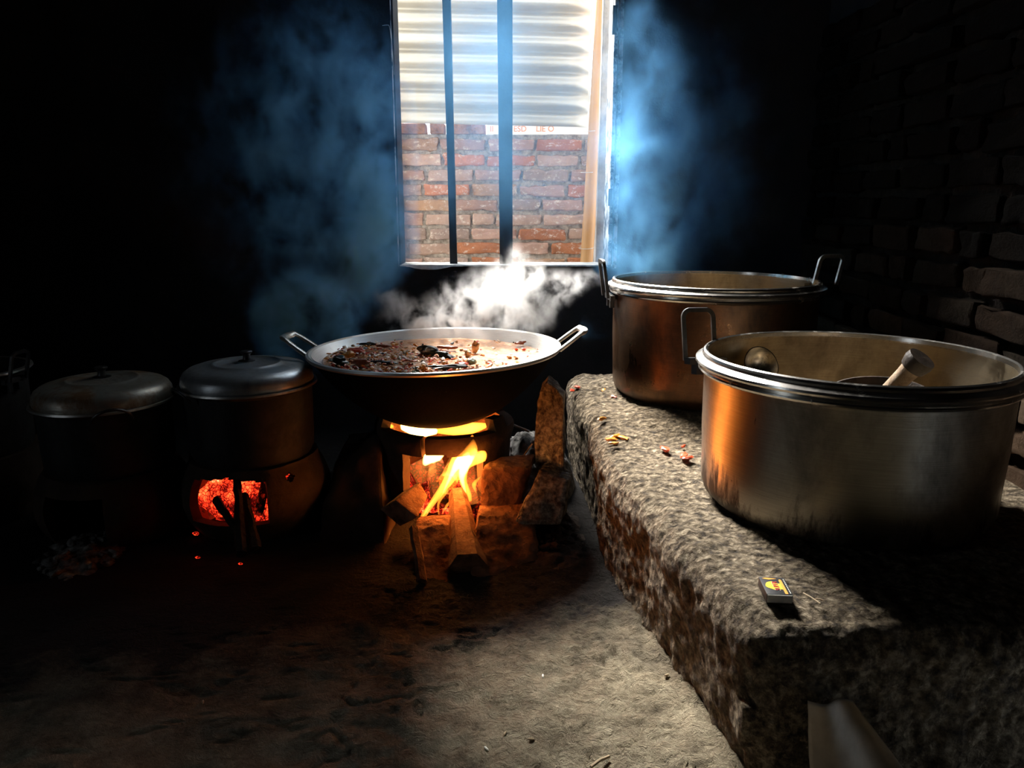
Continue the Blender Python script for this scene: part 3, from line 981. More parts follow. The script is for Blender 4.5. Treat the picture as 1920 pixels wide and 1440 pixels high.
# stew
SZ = 0.405
def stew_surface():
    bm = bmesh.new()
    R0 = 0.299
    nr, na = 60, 150
    g = {}
    cen = bm.verts.new((0, 0, 0.004))
    for i in range(1, nr + 1):
        for j in range(na):
            r = R0 * i / nr; a = 2 * PI * j / na
            x, y = r * math.cos(a), r * math.sin(a)
            z = 0.006 * fbm((x, y, 0), 22, 3) + 0.004 * fbm((x, y, 2), 60, 2)
            # boiling dome where the sauce is thin, at the back
            z += 0.008 * math.exp(-(((x - 0.02) / 0.06) ** 2 + ((y - 0.24) / 0.04) ** 2))
            z += 0.006 * math.exp(-(((x + 0.1) / 0.16) ** 2 + ((y + 0.1) / 0.12) ** 2))
            z *= min(1, (R0 - r) / 0.02 + 0.1)
            g[i, j] = bm.verts.new((x, y, z))
    low = {j: bm.verts.new((0.2 * math.cos(2 * PI * j / na), 0.2 * math.sin(2 * PI * j / na), -0.06)) for j in range(na)}
    for j in range(na):
        k = (j + 1) % na
        bm.faces.new([cen, g[1, j], g[1, k]])
        for i in range(1, nr):
            bm.faces.new([g[i, j], g[i + 1, j], g[i + 1, k], g[i, k]])
        bm.faces.new([g[nr, j], low[j], low[k], g[nr, k]])
    bm.faces.new([low[j] for j in range(na)])
    o = bm_obj('stew', bm, M['stew'], None, True, 180)
    o.location = (WK.x, WK.y, SZ)
    return o
tag(stew_surface(), 'orange-brown bubbling stew sauce filling the wok', 'stew', kind='stuff')

def stew_bits():
    bm = bmesh.new()
    rnd = random.Random(3)
    n = 0
    while n < 760:
        a = rnd.uniform(0, 2 * PI); r = 0.288 * math.sqrt(rnd.random())
        x, y = r * math.cos(a), r * math.sin(a)
        # chunky zone: left and front
        d = -0.75 * x - 0.8 * y
        pr = 1 / (1 + math.exp(-(d - 0.01) * 26))
        if rnd.random() > 0.06 + 0.94 * pr: continue
        s = rnd.uniform(0.003, 0.0075)
        mi = rnd.choice((0, 0, 0, 0, 1, 1, 1, 2, 4, 5, 5, 5, 6, 6))
        z = 0.004 + rnd.uniform(-0.001, 0.008) * (pr)
        sc = (rnd.uniform(0.6, 1.8), rnd.uniform(0.6, 1.2), rnd.uniform(0.25, 0.55))
        blob(bm, (x, y, z), s, 1, 0.5, 1.3, sc, n, Euler((rnd.uniform(-.5, .5), rnd.uniform(-.5, .5), rnd.uniform(0, 6))), mi)
        n += 1
    o = bm_obj('stew_pieces', bm, [M['red_peel'], M['orange_bit'], M['leaf_dark'], M['leaf_green'], M['meat'], M['pale_bit'], M['potato']], None, True, 50)
    o.location = (WK.x, WK.y, SZ)
    return o
tag(stew_bits(), 'finely chopped red, orange and dark bits covering the front left of the stew', 'chopped food', kind='stuff')

def food(name, px, py, size, mat, label, cat, scale=(1, 1, 0.5), lift=0.006, rz=0.0, tilt=0.0, amp=0.75, sub=3):
    size *= 0.8
    p = atz(px, py, SZ + 0.008)
    bm = bmesh.new()
    blob(bm, (0, 0, 0), size, sub, amp, 1.4, scale, px * 0.37, Euler((tilt, tilt * 0.5, 0)))
    o = bm_obj(name, bm, mat, None, True, 50)
    o.location = (p.x, p.y, SZ + lift + size * scale[2] * 0.4)
    o.rotation_euler = (0, 0, rz)
    return tag(o, label, cat, 'larger pieces floating in the stew')
food('leaf', 640, 680, 0.026, M['leaf_dark'], 'dark cooked leaf clump near the left edge of the stew', 'leaf', (1.0, 0.9, 0.6), rz=0.3)
food('chilli_piece', 656, 672, 0.016, M['orange_bit'], 'bright orange chilli lump on the dark leaf clump at left', 'food piece', (1.2, 0.8, 0.6), 0.016)
food('chilli_piece', 668, 661, 0.018, M['red_peel'], 'red chilli heap behind the orange lump at the left of the stew', 'food piece', (1.6, 0.9, 0.55), 0.01)
food('meat_piece', 676, 682, 0.017, M['meat'], 'dark brown meat lump right of the leaf clump', 'food piece', (1.5, 0.9, 0.6), 0.01)
food('leaf', 720, 680, 0.02, M['leaf_dark'], 'thin dark leaf strip lying among red bits in mid stew', 'leaf', (2.2, 0.5, 0.25), 0.008, -0.15)
food('leaf', 805, 664, 0.022, M['leaf_dark'], 'curled dark leaf standing up near the middle of the stew', 'leaf', (1.7, 0.6, 0.7), 0.012, 0.4, 0.3)
food('leaf', 835, 668, 0.018, M['leaf_dark'], 'folded grey-black leaf right beside the curled leaf', 'leaf', (1.5, 0.7, 0.5), 0.008, -0.5, 0.3)
food('meat_piece', 838, 652, 0.016, M['meat'], 'reddish meat slice floating in thin sauce at the back', 'food piece', (1.9, 0.7, 0.4), 0.008, -0.1)
food('root_piece', 891, 657, 0.013, M['potato'], 'pale tan root chunk standing upright in the sauce', 'food piece', (0.95, 0.8, 1.5), 0.010)
food('root_piece', 876, 665, 0.010, M['potato'], 'smaller pale root chunk just left of the upright one', 'food piece', (1.0, 0.8, 1.0), 0.006)
food('leaf', 840, 690, 0.022, M['leaf_dark'], 'long dark leaf strip near the front rim of the stew', 'leaf', (2.6, 0.6, 0.35), 0.008, 0.18)
food('chilli_piece', 868, 686, 0.012, M['red_peel'], 'dark red chilli ring next to the green slice', 'food piece', (1.4, 0.8, 0.6), 0.010)
food('vegetable_slice', 883, 684, 0.013, M['leaf_green'], 'pale green vegetable slice near the front rim of the stew', 'food piece', (1.3, 0.9, 0.7), 0.012)
food('carrot_piece', 793, 695, 0.011, M['orange_bit'], 'bright orange carrot chunk close to the front wok rim', 'food piece', (1.0, 0.9, 0.9), 0.010)
food('leaf', 779, 701, 0.010, M['leaf_green'], 'rolled olive green leaf end at the front wok rim', 'leaf', (1.1, 0.9, 0.9), 0.008)
food('carrot_piece', 835, 683, 0.009, M['orange_bit'], 'small yellow-orange carrot bit right of the stew middle', 'food piece', (1.1, 0.8, 0.7), 0.008)
food('carrot_piece', 747, 697, 0.010, M['orange_bit'], 'orange carrot bit at the front rim, left of the largest chunk', 'food piece', (1.2, 0.8, 0.6), 0.008)
food('meat_piece', 975, 644, 0.012, M['meat'], 'brown meat scrap at the back right of the stew', 'food piece', (1.6, 0.7, 0.5), 0.008, 0.2)
food('meat_piece', 720, 648, 0.015, M['meat'], 'rust-coloured slice at the back left of the stew', 'food piece', (1.7, 0.7, 0.4), 0.006, 0.1)
food('leaf', 690, 645, 0.014, M['leaf_dark'], 'dark leaf scrap by the back left rim of the stew', 'leaf', (2.0, 0.7, 0.4), 0.006, 0.1)

# ---------------------------------------------------------------- clay stoves
def shell(name, rad, thick, H, solid, mat, parent, NT=216, NZ=44, rough=0.003, z0=-0.01):
    bm = bmesh.new()
    vs = {}
    def gv(i, k, s):
        i %= NT
        key = (i, k, s)
        if key not in vs:
            a = 2 * PI * i / NT - PI / 2
            z = z0 + (H - z0) * k / NZ
            r = rad(z) - (thick if s else 0)
            p = V((r * math.cos(a), r * math.sin(a), z))
            r += rough * fbm(p + V((rad(0) * 90, 0, 0)), 16, 3) * 2
            p = V((r * math.cos(a), r * math.sin(a), z + (0.004 * fbm(p, 9, 2) if k == NZ else 0)))
            vs[key] = bm.verts.new(p)
        return vs[key]
    S = {}
    for i in range(NT):
        for k in range(NZ):
            a = 2 * PI * (i + 0.5) / NT - PI / 2
            da = (a + PI / 2 + PI) % (2 * PI) - PI      # 0 = facing the camera, positive to the right
            z = z0 + (H - z0) * (k + 0.5) / NZ
            S[i, k] = solid(math.degrees(da), z)
    for i in range(NT):
        for k in range(NZ):
            if not S[i, k]: continue
            j = (i + 1) % NT
            bm.faces.new([gv(i, k, 0), gv(j, k, 0), gv(j, k + 1, 0), gv(i, k + 1, 0)])
            bm.faces.new([gv(i, k, 1), gv(i, k + 1, 1), gv(j, k + 1, 1), gv(j, k, 1)]).material_index = 1
            if not S[(i - 1) % NT, k]: bm.faces.new([gv(i, k, 0), gv(i, k + 1, 0), gv(i, k + 1, 1), gv(i, k, 1)])
            if not S[j, k]: bm.faces.new([gv(j, k, 0), gv(j, k, 1), gv(j, k + 1, 1), gv(j, k + 1, 0)])
            if k == 0 or not S[i, k - 1]: bm.faces.new([gv(i, k, 0), gv(i, k, 1), gv(j, k, 1), gv(j, k, 0)])
            if k == NZ - 1 or not S[i, k + 1]: bm.faces.new([gv(i, k + 1, 0), gv(j, k + 1, 0), gv(j, k + 1, 1), gv(i, k + 1, 1)])
    return bm_obj(name, bm, [mat, M['block']], parent, True, 50)

SW = V((-0.185, 2.02, 0.0))
stove_w = thing('clay_stove', SW, 'round clay stove with wide open mouth holding the wok above flames', 'stove')
def solid_w(a, z):
    if z > 0.228:      # pot rests, fire shows between them
        return abs(a) > 158 or 50 < a < 66 or -95 < a < -58 or (abs(a) > 120 and abs(a) < 140)
    if -31 < a < 39 and z < 0.182: return False
    if -31 < a < -11 and z < 0.168: return False
    if -12.5 < a < -9.5 and z > 0.15: return False
    if a < 6 and a > -11 and z < 0.186: return False
    return True
shell('stove_wall', lambda z: 0.185 - 0.04 * z + 0.012 * math.exp(-((z - 0.22) / 0.03) ** 2), 0.028, 0.262, solid_w, M['clay'], stove_w)

S2 = V((-0.668, 1.90, 0.0))
stove_2 = thing('clay_stove', S2, 'clay stove with square mouth of red glowing coals under the taller lidded pot', 'stove')
def solid_2(a, z):
    if -36 < a < 26 and 0.050 < z < 0.164 - 0.0004 * abs(a + 6): return False
    if (a - 47) ** 2 / 4 ** 2 + (z - 0.150) ** 2 / 0.009 ** 2 < 1: return False
    return True
shell('stove_wall', lambda z: 0.125 + 0.065 * math.sin(min(1, (z + 0.03) / 0.2) * PI * 0.86) ** 0.8, 0.024, 0.178, solid_2, M['clay'], stove_2)

S1 = V((-1.005, 1.84, 0.0))
stove_1 = thing('clay_stove', S1, 'cold clay stove with grey ash in its mouth under the rust-spotted lidded pot', 'stove')
def solid_1(a, z):
    if -30 < a < 18 and 0.02 < z < 0.135: return False
    return True
shell('stove_wall', lambda z: 0.120 + 0.062 * math.sin(min(1, (z + 0.03) / 0.2) * PI * 0.86) ** 0.8, 0.024, 0.168, solid_1, M['clay'], stove_1)

# ---------------------------------------------------------------- lidded pots
def lid_pot(loc, Rr, H, label, lidmat, hang):
    root = thing('lidded_pot', loc, label, 'cooking pot', 'soot-black lidded pots')
    body = [(0, 0), (Rr - 0.03, 0), (Rr - 0.012, 0.006), (Rr - 0.004, 0.022), (Rr - 0.002, 0.06), (Rr, H - 0.012), (Rr + 0.010, H - 0.006), (Rr + 0.012, H - 0.002), (Rr + 0.008, H + 0.001), (Rr - 0.002, H), (Rr - 0.003, H - 0.02), (Rr - 0.006, 0.02), (0, 0.01)]
    lathe('body', body, M['soot_pot'], root, 110)
    rimring = [(Rr + 0.0085, H - 0.0055), (Rr + 0.0135, H - 0.003), (Rr + 0.0125, H + 0.0015), (Rr + 0.006, H + 0.002)]
    lathe('rim', rimring, M['handle_metal'], root, 110)
    L = H + 0.001
    lid = [(Rr + 0.004, L), (Rr + 0.005, L + 0.006), (Rr + 0.003, L + 0.020), (Rr - 0.003, L + 0.031), (Rr - 0.014, L + 0.039), (Rr - 0.03, L + 0.044), (Rr - 0.05, L + 0.047), (Rr * 0.55, L + 0.050), (Rr * 0.54, L + 0.0515), (Rr * 0.50, L + 0.0515), (Rr * 0.49, L + 0.050), (0.02, L + 0.054), (0, L + 0.054)]
    li = lathe('lid', lid, lidmat, root, 120, 50)
    kn = [(0.020, L + 0.053), (0.021, L + 0.055), (0.010, L + 0.058), (0.0085, L + 0.064), (0.010, L + 0.071), (0.0145, L + 0.075), (0.0150, L + 0.078), (0.012, L + 0.080), (0.004, L + 0.079), (0, L + 0.079)]
    lathe('knob', kn, M['dark_metal'], li, 40)
    for ang in hang:
        er = V((math.cos(ang), math.sin(ang), 0)); et = V((-er.y, er.x, 0))
        pts = []
        for k in range(13):
            a = PI * k / 12
            pts.append(er * (Rr + 0.010 + 0.020 * math.sin(a)) + et * (0.042 * math.cos(a)) + V((0, 0, H - 0.018 + 0.030 * math.sin(a))))
        tube('handle', pts, 0.0035, M['dark_metal'], root, seg=8)
    return root
lid_pot(V((S2.x, S2.y, 0.173)), 0.156, 0.190, 'tall black pot with smooth grey lid directly left of the wok', M['lid_grey'], (R(225), R(58)))
lid_pot(V((S1.x, S1.y, 0.163)), 0.152, 0.172, 'black pot with rust-spotted domed lid on the cold stove', M['lid_rust'], (R(-58), R(120)))

# open pot at the far left edge of the picture
fl = thing('cooking_pot', (-1.425, 1.92, 0.0), 'dark pot half out of view beyond the rust-spotted lid, with upright handle', 'cooking pot')
fl.location.z = 0.17
lathe('body', [(0, 0), (0.13, 0), (0.15, 0.01), (0.156, 0.03), (0.158, 0.21), (0.170, 0.214), (0.172, 0.219), (0.162, 0.222), (0.155, 0.22), (0.152, 0.03), (0, 0.012)], M['soot_pot'], fl, 96)
lathe('rim', [(0.168, 0.2145), (0.174, 0.218), (0.1735, 0.2225), (0.164, 0.2245), (0.160, 0.2225)], M['handle_metal'], fl, 96)
u_handle(fl, R(-8), 0.165, 0.22, 0.055, 0.075, R(14), M['dark_metal'], 0.003, 0.007, drop=0.02)
S0 = V((-1.425, 1.92, 0.0))
stove_0 = thing('clay_stove', S0, 'dark clay stove under the pot cut off by the picture edge', 'stove')
shell('stove_wall', lambda z: 0.120 + 0.060 * math.sin(min(1, (z + 0.03) / 0.2) * PI * 0.72) ** 0.8, 0.024, 0.176, lambda a, z: not (-25 < a < 25 and 0.02 < z < 0.13), M['clay'], stove_0, 144, 24)

# ---------------------------------------------------------------- ash, debris and stones
def mound(name, cx, cy, rx, ry, h, mat, label, cat, kind='stuff', seed=0, bits=60, n=70):
    bm = bmesh.new()
    g = {}
    for i in range(n + 1):
        for j in range(n + 1):
            u, v = -1 + 2 * i / n, -1 + 2 * j / n
            x, y = cx + u * rx, cy + v * ry
            k = max(0, 1 - (u * u + v * v))
            z = floor_z(x, y) - 0.01 + h * k ** 0.8 * (0.75 + 0.6 * fbm((x, y, seed), 8, 4)) + 0.010 * fbm((x, y, seed + 3), 45, 3) * min(1, k * 4)
            g[i, j] = bm.verts.new((x, y, z))
    for i in range(n):
        for j in range(n):
            bm.faces.new([g[i, j], g[i + 1, j], g[i + 1, j + 1], g[i, j + 1]])
    rnd = random.Random(seed)
    for b in range(bits):
        u, v = rnd.uniform(-.85, .85), rnd.uniform(-.85, .85)
        if u * u + v * v > (0.35 if mat == M['charred'] else 0.8): continue
        i, j = int((u + 1) / 2 * n), int((v + 1) / 2 * n)
        blob(bm, g[i, j].co + V((0, 0, 0.003)), rnd.uniform(0.004, 0.012), 1, 0.6, 1.5, (1.5, 1, 0.7), b + seed, Euler((rnd.random() * 3, 0, rnd.random() * 6)))
    return tag(bm_obj(name, bm, mat, None, True, 60), label, cat, kind=kind)

q = atz(978, 838, 0.13)
mound('ash_heap', 0.055, 2.14, 0.13, 0.22, 0.235, M['ash'], 'grey ash and charcoal heap between the wok stove and the upright brick', 'ash', seed=4, bits=110)
mound('ash_pile', -0.44, 2.10, 0.14, 0.20, 0.10, M['ash'], 'pale ash and crumbs on the ground between the two right stoves', 'ash', seed=9, bits=90)
mound('ash_bed', S1.x + 0.0, S1.y - 0.17, 0.10, 0.15, 0.035, M['ash'], 'light grey ash spilling from the cold stove mouth', 'ash', seed=12, bits=90)
mound('ash_patch', -0.86, 2.02, 0.10, 0.2, 0.08, M['ash'], 'dim ash between the two lidded pot stoves', 'ash', seed=15, bits=40, n=40)
mound('charcoal_bed', 0.10, 1.80, 0.10, 0.24, 0.03, M['charred'], 'black charcoal dust on the ground beside the mud platform', 'charcoal', seed=18, bits=150)

def stone(name, pts, mat, label, cat, seed=0, amp=0.006, freq=16, cuts=12, group=None, bev=0.008):
    o = hexa(name, pts, mat, None, cuts, amp, freq, bev, seed)
    return tag(o, label, cat, group)

def from_px(corners, back):
    fr = [aty(*c) for c in corners]
    return fr + [p + V(back) for p in fr]

G = 'loose bricks round the wok fire'
# upright pointed brick beside the platform
def prism(name, corners, back, mat, label, cat, seed=0, amp=0.006, freq=16, group=None):
    bm = bmesh.new()
    fr = [bm.verts.new(aty(*c)) for c in corners]
    bk = [bm.verts.new(v.co + V(back)) for v in fr]
    n = len(fr)
    bm.faces.new(fr); bm.faces.new(bk[::-1])
    for i in range(n):
        bm.faces.new([fr[i], bk[i], bk[(i + 1) % n], fr[(i + 1) % n]])
    bmesh.ops.recalc_face_normals(bm, faces=bm.faces)
    bmesh.ops.bevel(bm, geom=list(bm.edges), offset=0.004, segments=2, profile=0.6, affect='EDGES')
    bmesh.ops.triangulate(bm, faces=list(bm.faces))
    for _ in range(4):
        es = [e for e in bm.edges if e.calc_length() > 0.009]
        if not es: break
        bmesh.ops.subdivide_edges(bm, edges=es, cuts=1)
        bmesh.ops.triangulate(bm, faces=[f for f in bm.faces if len(f.verts) > 3])
    bm.normal_update()
    for v in bm.verts:
        v.co += v.normal * amp * fbm(v.co + V((seed, 0, 0)), freq, 3)
    return tag(bm_obj(name, bm, mat, None, True, 60), label, cat, group)
prism('brick', [(1004, 868, 1.93), (1030, 905, 1.90), (1056, 900, 1.87), (1057, 748, 1.90), (1042, 728, 1.92), (1026, 717, 1.94), (1013, 732, 1.96), (1003, 790, 1.96)], (0.01, 0.09, 0.0), M['ashblock'], 'upright ash-crusted brick with a pointed top against the platform', 'brick', 1, 0.008, 20, group=G)
# orange lit brick right of the stove mouth
stone('brick', from_px([(899, 965, 1.76), (972, 952, 1.80), (993, 873, 1.86), (902, 880, 1.84)], (0.02, 0.10, 0.0)), M['block'], 'pitted squared brick glowing orange at the right of the stove mouth', 'brick', 2, 0.006, 22, group=G)
# slab leaning between that and the platform
stone('brick', from_px([(962, 985, 1.72), (1052, 985, 1.72), (1066, 900, 1.80), (1012, 880, 1.83)], (0.02, 0.09, -0.01)), M['ashblock'], 'dusty brick lying tilted in shade below the upright brick', 'brick', 3, 0.008, 16, group=G)
# big worn stone under the right brick, in front of the mouth
stone('hearth_stone', [atz(880, 1100, -0.01), atz(1012, 1062, -0.01), aty(1000, 962, 1.76), aty(896, 966, 1.72)] + [atz(880, 1100, -0.01) + V((0, 0.22, 0)), atz(1012, 1062, -0.01) + V((0.0, 0.2, 0)), aty(1000, 962, 1.76) + V((0, 0.07, 0)), aty(896, 966, 1.72) + V((0, 0.07, 0))],
      M['block'], 'crumbled red earth block sloping below the orange-lit brick', 'stone', 5, 0.012, 14, 18)
# red block in front, left of the central log
stone('hearth_stone', [atz(782, 1112, -0.01), atz(846, 1100, -0.01), aty(843, 982, 1.70), aty(776, 990, 1.70)] + [atz(782, 1112, -0.01) + V((0, 0.2, 0)), atz(846, 1100, -0.01) + V((0, 0.2, 0)), aty(843, 982, 1.70) + V((0, 0.07, 0)), aty(776, 990, 1.70) + V((0, 0.07, 0))],
      M['block'], 'rough red block in front of the flames, left of the central log', 'stone', 6, 0.010, 20, 16)
# mud block left of the stove
stone('hearth_stone', [atz(590, 1030, -0.01), atz(722, 1030, -0.01), aty(712, 822, 1.93), aty(640, 830, 1.95)] + [atz(590, 1030, -0.01) + V((0, 0.33, 0)), atz(722, 1030, -0.01) + V((0, 0.33, 0)), aty(712, 822, 1.93) + V((0, 0.09, 0)), aty(640, 830, 1.95) + V((0, 0.09, 0))],
      M['clay'], 'large dark reddish mud block left of the wok stove', 'stone', 8, 0.022, 9, 18)
# bricks under the platform's near corner
stone('brick', from_px([(1388, 1405, 0.945), (1500, 1400, 0.925), (1498, 1330, 0.925), (1390, 1326, 0.945)], (0.0, 0.09, 0.0)), M['mud'], 'brown brick showing at the bottom near corner of the platform', 'brick', 11, 0.006, 20)
# pale chip pieces left of the wok stove
bmx = bmesh.new()
pq = aty(705, 846, 2.03)
blob(bmx, pq, 0.013, 3, 0.6, 1.5, (0.8, 0.8, 1.2), 3); 
tag(bm_obj('charcoal_lump', bmx, M['ash'], None, True, 60), 'white ash-coated lump left of the wok stove wall', 'ash lump')
tube('wood_scrap', smooth_path([aty(688, 826, 2.0), aty(700, 818, 2.0), aty(717, 812, 2.02)], 5), 0.012, M['grey_wood'], None, ry=0.006, seg=8, taper=[0.5] + [1] * 9 + [0.9])
tag(bpy.data.objects['wood_scrap'], 'pale curved wood scrap wedged behind the mud block', 'wood scrap')
tube('twig', smooth_path([aty(681, 821, 1.99), aty(692, 812, 1.99), aty(706, 807, 2.0)], 5), 0.0022, M['grey_wood'], None, seg=6)
tag(bpy.data.objects['twig'], 'thin pale twig above the curved wood scrap', 'twig')
tube('twig', smooth_path([aty(947, 790, 2.08), aty(970, 800, 2.06), aty(992, 809, 2.05)], 5), 0.0035, M['grey_wood'], None, seg=6)
tag(bpy.data.objects['twig.001'], 'pale splintered twig lying on the ash heap right of the wok', 'twig')
tube('twig', smooth_path([aty(975, 862, 1.95), aty(985, 850, 1.96), aty(998, 832, 1.97)], 5), 0.002, M['grey_wood'], None, seg=6)
tag(bpy.data.objects['twig.002'], 'short grey twig low on the ash heap by the upright brick', 'twig')

# scraps on the platform: fallen chilli and stew bits
rnd = random.Random(21)
spots = [(1150, 745, 'red_peel'), (1073, 733, 'red_peel'), (1082, 727, 'red_peel'), (1132, 733, 'orange_bit'), (1128, 786, 'orange_bit'), (1142, 801, 'red_peel'), (1146, 825, 'orange_bit'), (1154, 820, 'orange_bit'), (1151, 832, 'orange_bit'),
         (1167, 822, 'orange_bit'), (1246, 843, 'red_peel'), (1281, 838, 'red_peel'), (1290, 860, 'red_peel'), (1282, 855, 'red_peel')]
descr = ['by the base of the back pot', 'low on the pointed left end of the platform', 'at the highest left end of the platform', 'just left of the back pot', 'midway down the left platform edge',
         'between the two orange scatterings', 'lowest left of the small cluster', 'topmost of the small cluster', 'in the middle of the small cluster', 'right of the small cluster',
         'on the platform between both pots', 'near the left side of the nearest pot', 'touching the shade of the nearest pot', 'beside the nearest pot, left of the shaded one']
for i, (px, py, mt) in enumerate(spots):
    p = atz(px, py, PZ + (0.03 if py < 790 else 0.012))
    bmx = bmesh.new()
    blob(bmx, (0, 0, 0), rnd.uniform(0.006, 0.010), 2, 0.7, 1.6, (1.7, 0.8, 0.5), i, Euler((0, 0, rnd.random() * 3)))
    o = bm_obj('food_scrap', bmx, M[mt], None, True, 50)
    o.location = p + V((0, 0, 0.002))
    tag(o, ('red' if mt == 'red_peel' else 'orange') + ' food scrap ' + descr[i], 'food scrap', 'spilled scraps on the platform')

# ---------------------------------------------------------------- firewood and fire
def log(name, a, b, r, mat, label, cat='firewood', flat=0.75, seed=0, seg=9, up=V((0, 0, 1)), taper=None, group='firewood in the wok fire', endmat=None):
    n = 14
    a, b = V(a), V(b)
    vs, fs = [], []
    d = (b - a).normalized(); s = d.cross(up).normalized(); u = s.cross(d)
    rn = random.Random(seed)
    prof = [(1 + rn.uniform(-0.22, 0.22)) for _ in range(seg)]
    for i in range(n + 1):
        t = i / n
        p = a.lerp(b, t)
        k = 1.0 if not taper else taper[0] + (taper[1] - taper[0]) * t
        for j in range(seg):
            an = 2 * PI * j / seg
            q = p + (s * math.cos(an) + u * math.sin(an) * flat) * r * k * prof[j]
            q += V((1, 1, 1)) * 0.003 * fbm(q, 30, 2)
            vs.append(q)
    for i in range(n):
        for j in range(seg):
            fs.append((i * seg + j, i * seg + (j + 1) % seg, (i + 1) * seg + (j + 1) % seg, (i + 1) * seg + j))
    fs.append(tuple(range(seg))); fs.append(tuple(range(n * seg, (n + 1) * seg)))
    o = mesh_obj(name, vs, fs, mat, None, True, 28)
    return tag(o, label, cat, group)

log('firewood', aty(857, 925, 1.86), aty(876, 1062, 1.58), 0.036, M['firewood'], 'thick split log pointing toward the viewer from the stove mouth', flat=0.9, seed=5, seg=6, taper=(0.55, 1.1))
# left split piece whose cut face glows
stone('firewood', from_px([(742, 938, 1.74), (783, 970, 1.72), (803, 930, 1.80), (788, 903, 1.83)], (-0.05, 0.05, -0.045)), M['firewood'], 'short split log with flat orange-lit face at the left of the stove mouth', 'firewood', 15, 0.003, 25, 8, group='firewood in the wok fire', bev=0.004)
log('firewood', aty(776, 990, 1.64), aty(792, 1090, 1.52), 0.013, M['firewood'], 'narrow split stick standing at the left side of the red block', seed=8, seg=5)
log('firewood', aty(772, 900, 1.98), aty(826, 872, 2.02), 0.045, M['ember_dim'], 'charred glowing log lying across the back left of the fire', seed=10, seg=9, flat=1.0)
log('firewood', aty(825, 940, 1.88), aty(812, 860, 2.03), 0.030, M['ember_dim'], 'cracked ember log leaning up inside the stove mouth', seed=12, seg=8, flat=1.0)
log('firewood', aty(897, 960, 1.86), aty(886, 868, 2.04), 0.030, M['ember_dim'], 'glowing pink-red log end at the right of the flames', seed=14, seg=8, flat=1.0)
log('firewood', aty(838, 905, 1.90), aty(866, 850, 2.08), 0.030, M['firewood'], 'brown log burning behind the flames in the stove middle', seed=16, seg=6)

def ember_bed(name, cx, cy, rx, ry, z, h, label, n=60, seed=0, size=(0.012, 0.028)):
    bm = bmesh.new()
    rn = random.Random(seed)
    for i in range(n):
        a = rn.uniform(0, 2 * PI); r = math.sqrt(rn.random())
        x, y = cx + rx * r * math.cos(a), cy + ry * r * math.sin(a)
        zz = z + h * rn.random() * (1 - 0.5 * r)
        sc = (rn.uniform(0.7, 1.8), rn.uniform(0.7, 1.3), rn.uniform(0.6, 1.2))
        blob(bm, (x, y, zz), rn.uniform(*size), 2, 0.5, 1.6, sc, i + seed, Euler((rn.random() * 3, rn.random() * 3, rn.random() * 3)))
    o = bm_obj(name, bm, M['ember'], None, True, 35)
    return tag(o, label, 'embers', kind='stuff')
ember_bed('embers', SW.x, SW.y + 0.0, 0.12, 0.10, 0.01, 0.05, 'orange embers at the bottom of the wok stove', 70, 2)
ember_bed('embers', S2.x, S2.y + 0.0, 0.115, 0.10, 0.03, 0.13, 'bright red glowing coals filling the mouth of the stove under the grey-lidded pot', 110, 5, (0.018, 0.036))
# dark sticks in front of the coals
G3 = 'charred sticks in the coal stove'
log('charred_stick', aty(443, 890, 1.77), aty(452, 1040, 1.56), 0.011, M['charred'], 'upright charred stick crossing the middle of the red coals', 'firewood', 1.0, 3, 7, taper=(0.8, 1.25), group=G3)
log('charred_stick', aty(404, 936, 1.70), aty(458, 1010, 1.60), 0.010, M['charred'], 'thin charred stick slanting from the left of the red coals', 'firewood', 1.0, 4, 7, group=G3)
log('charred_stick', aty(458, 930, 1.74), aty(482, 1030, 1.58), 0.012, M['charred'], 'charred stick at the right of the upright one before the coals', 'firewood', 1.0, 6, 7, group=G3)
log('charred_stick', aty(500, 896, 1.79), aty(484, 966, 1.74), 0.015, M['ember_dim'], 'half-burnt glowing stick at the right side of the coals', 'firewood', 0.7, 7, 6, group=G3)
for i, (px, py, s, lb) in enumerate(((368, 1003, 0.006, 'glowing red ember fragment on the ground lower left of the coal stove'), (371, 1048, 0.004, 'tiny ember lowest on the ground below the coal stove'), (451, 1060, 0.0035, 'tiny glowing speck on the ground before the charred sticks'))):
    p = atz(px, py, 0.005)
    bmx = bmesh.new(); blob(bmx, (0, 0, 0), s, 2, 0.5, 1.5, (1.5, 0.8, 0.7), i)
    o = bm_obj('ember_fragment', bmx, M['ember'], None, True, 40); o.location = p + V((0, 0, 0.004))
    tag(o, lb, 'ember', 'embers fallen on the ground')

def flame(parent, pts, w, depth, mat, name='flame_tongue'):
    """closed tapering tongue along pts (pixel x, y, depth Y), width in metres"""
    P = smooth_path([aty(*p) for p in pts], 8)
    n = len(P) - 1
    w = [x * 1.3 for x in w]
    tp = []
    for i in range(n + 1):
        t = i / n * (len(w) - 1)
        k = int(min(t, len(w) - 2)); f = t - k
        tp.append(w[k] * (1 - f) + w[k + 1] * f)
    vs, fs = [], []
    seg = 14
    for i, p in enumerate(P):
        d = (P[min(i + 1, n)] - P[max(i - 1, 0)]).normalized()
        s = d.cross(V((0, 1, 0))).normalized()
        for j in range(seg):
            a = 2 * PI * j / seg
            vs.append(p + s * math.cos(a) * tp[i] + V((0, 1, 0)) * math.sin(a) * tp[i] * depth)
    for i in range(n):
        for j in range(seg):
            fs.append((i * seg + j, i * seg + (j + 1) % seg, (i + 1) * seg + (j + 1) % seg, (i + 1) * seg + j))
    fs.append(tuple(range(seg))); fs.append(tuple(range(n * seg, (n + 1) * seg)))
    return mesh_obj(name, vs, fs, mat, parent, True, 180)

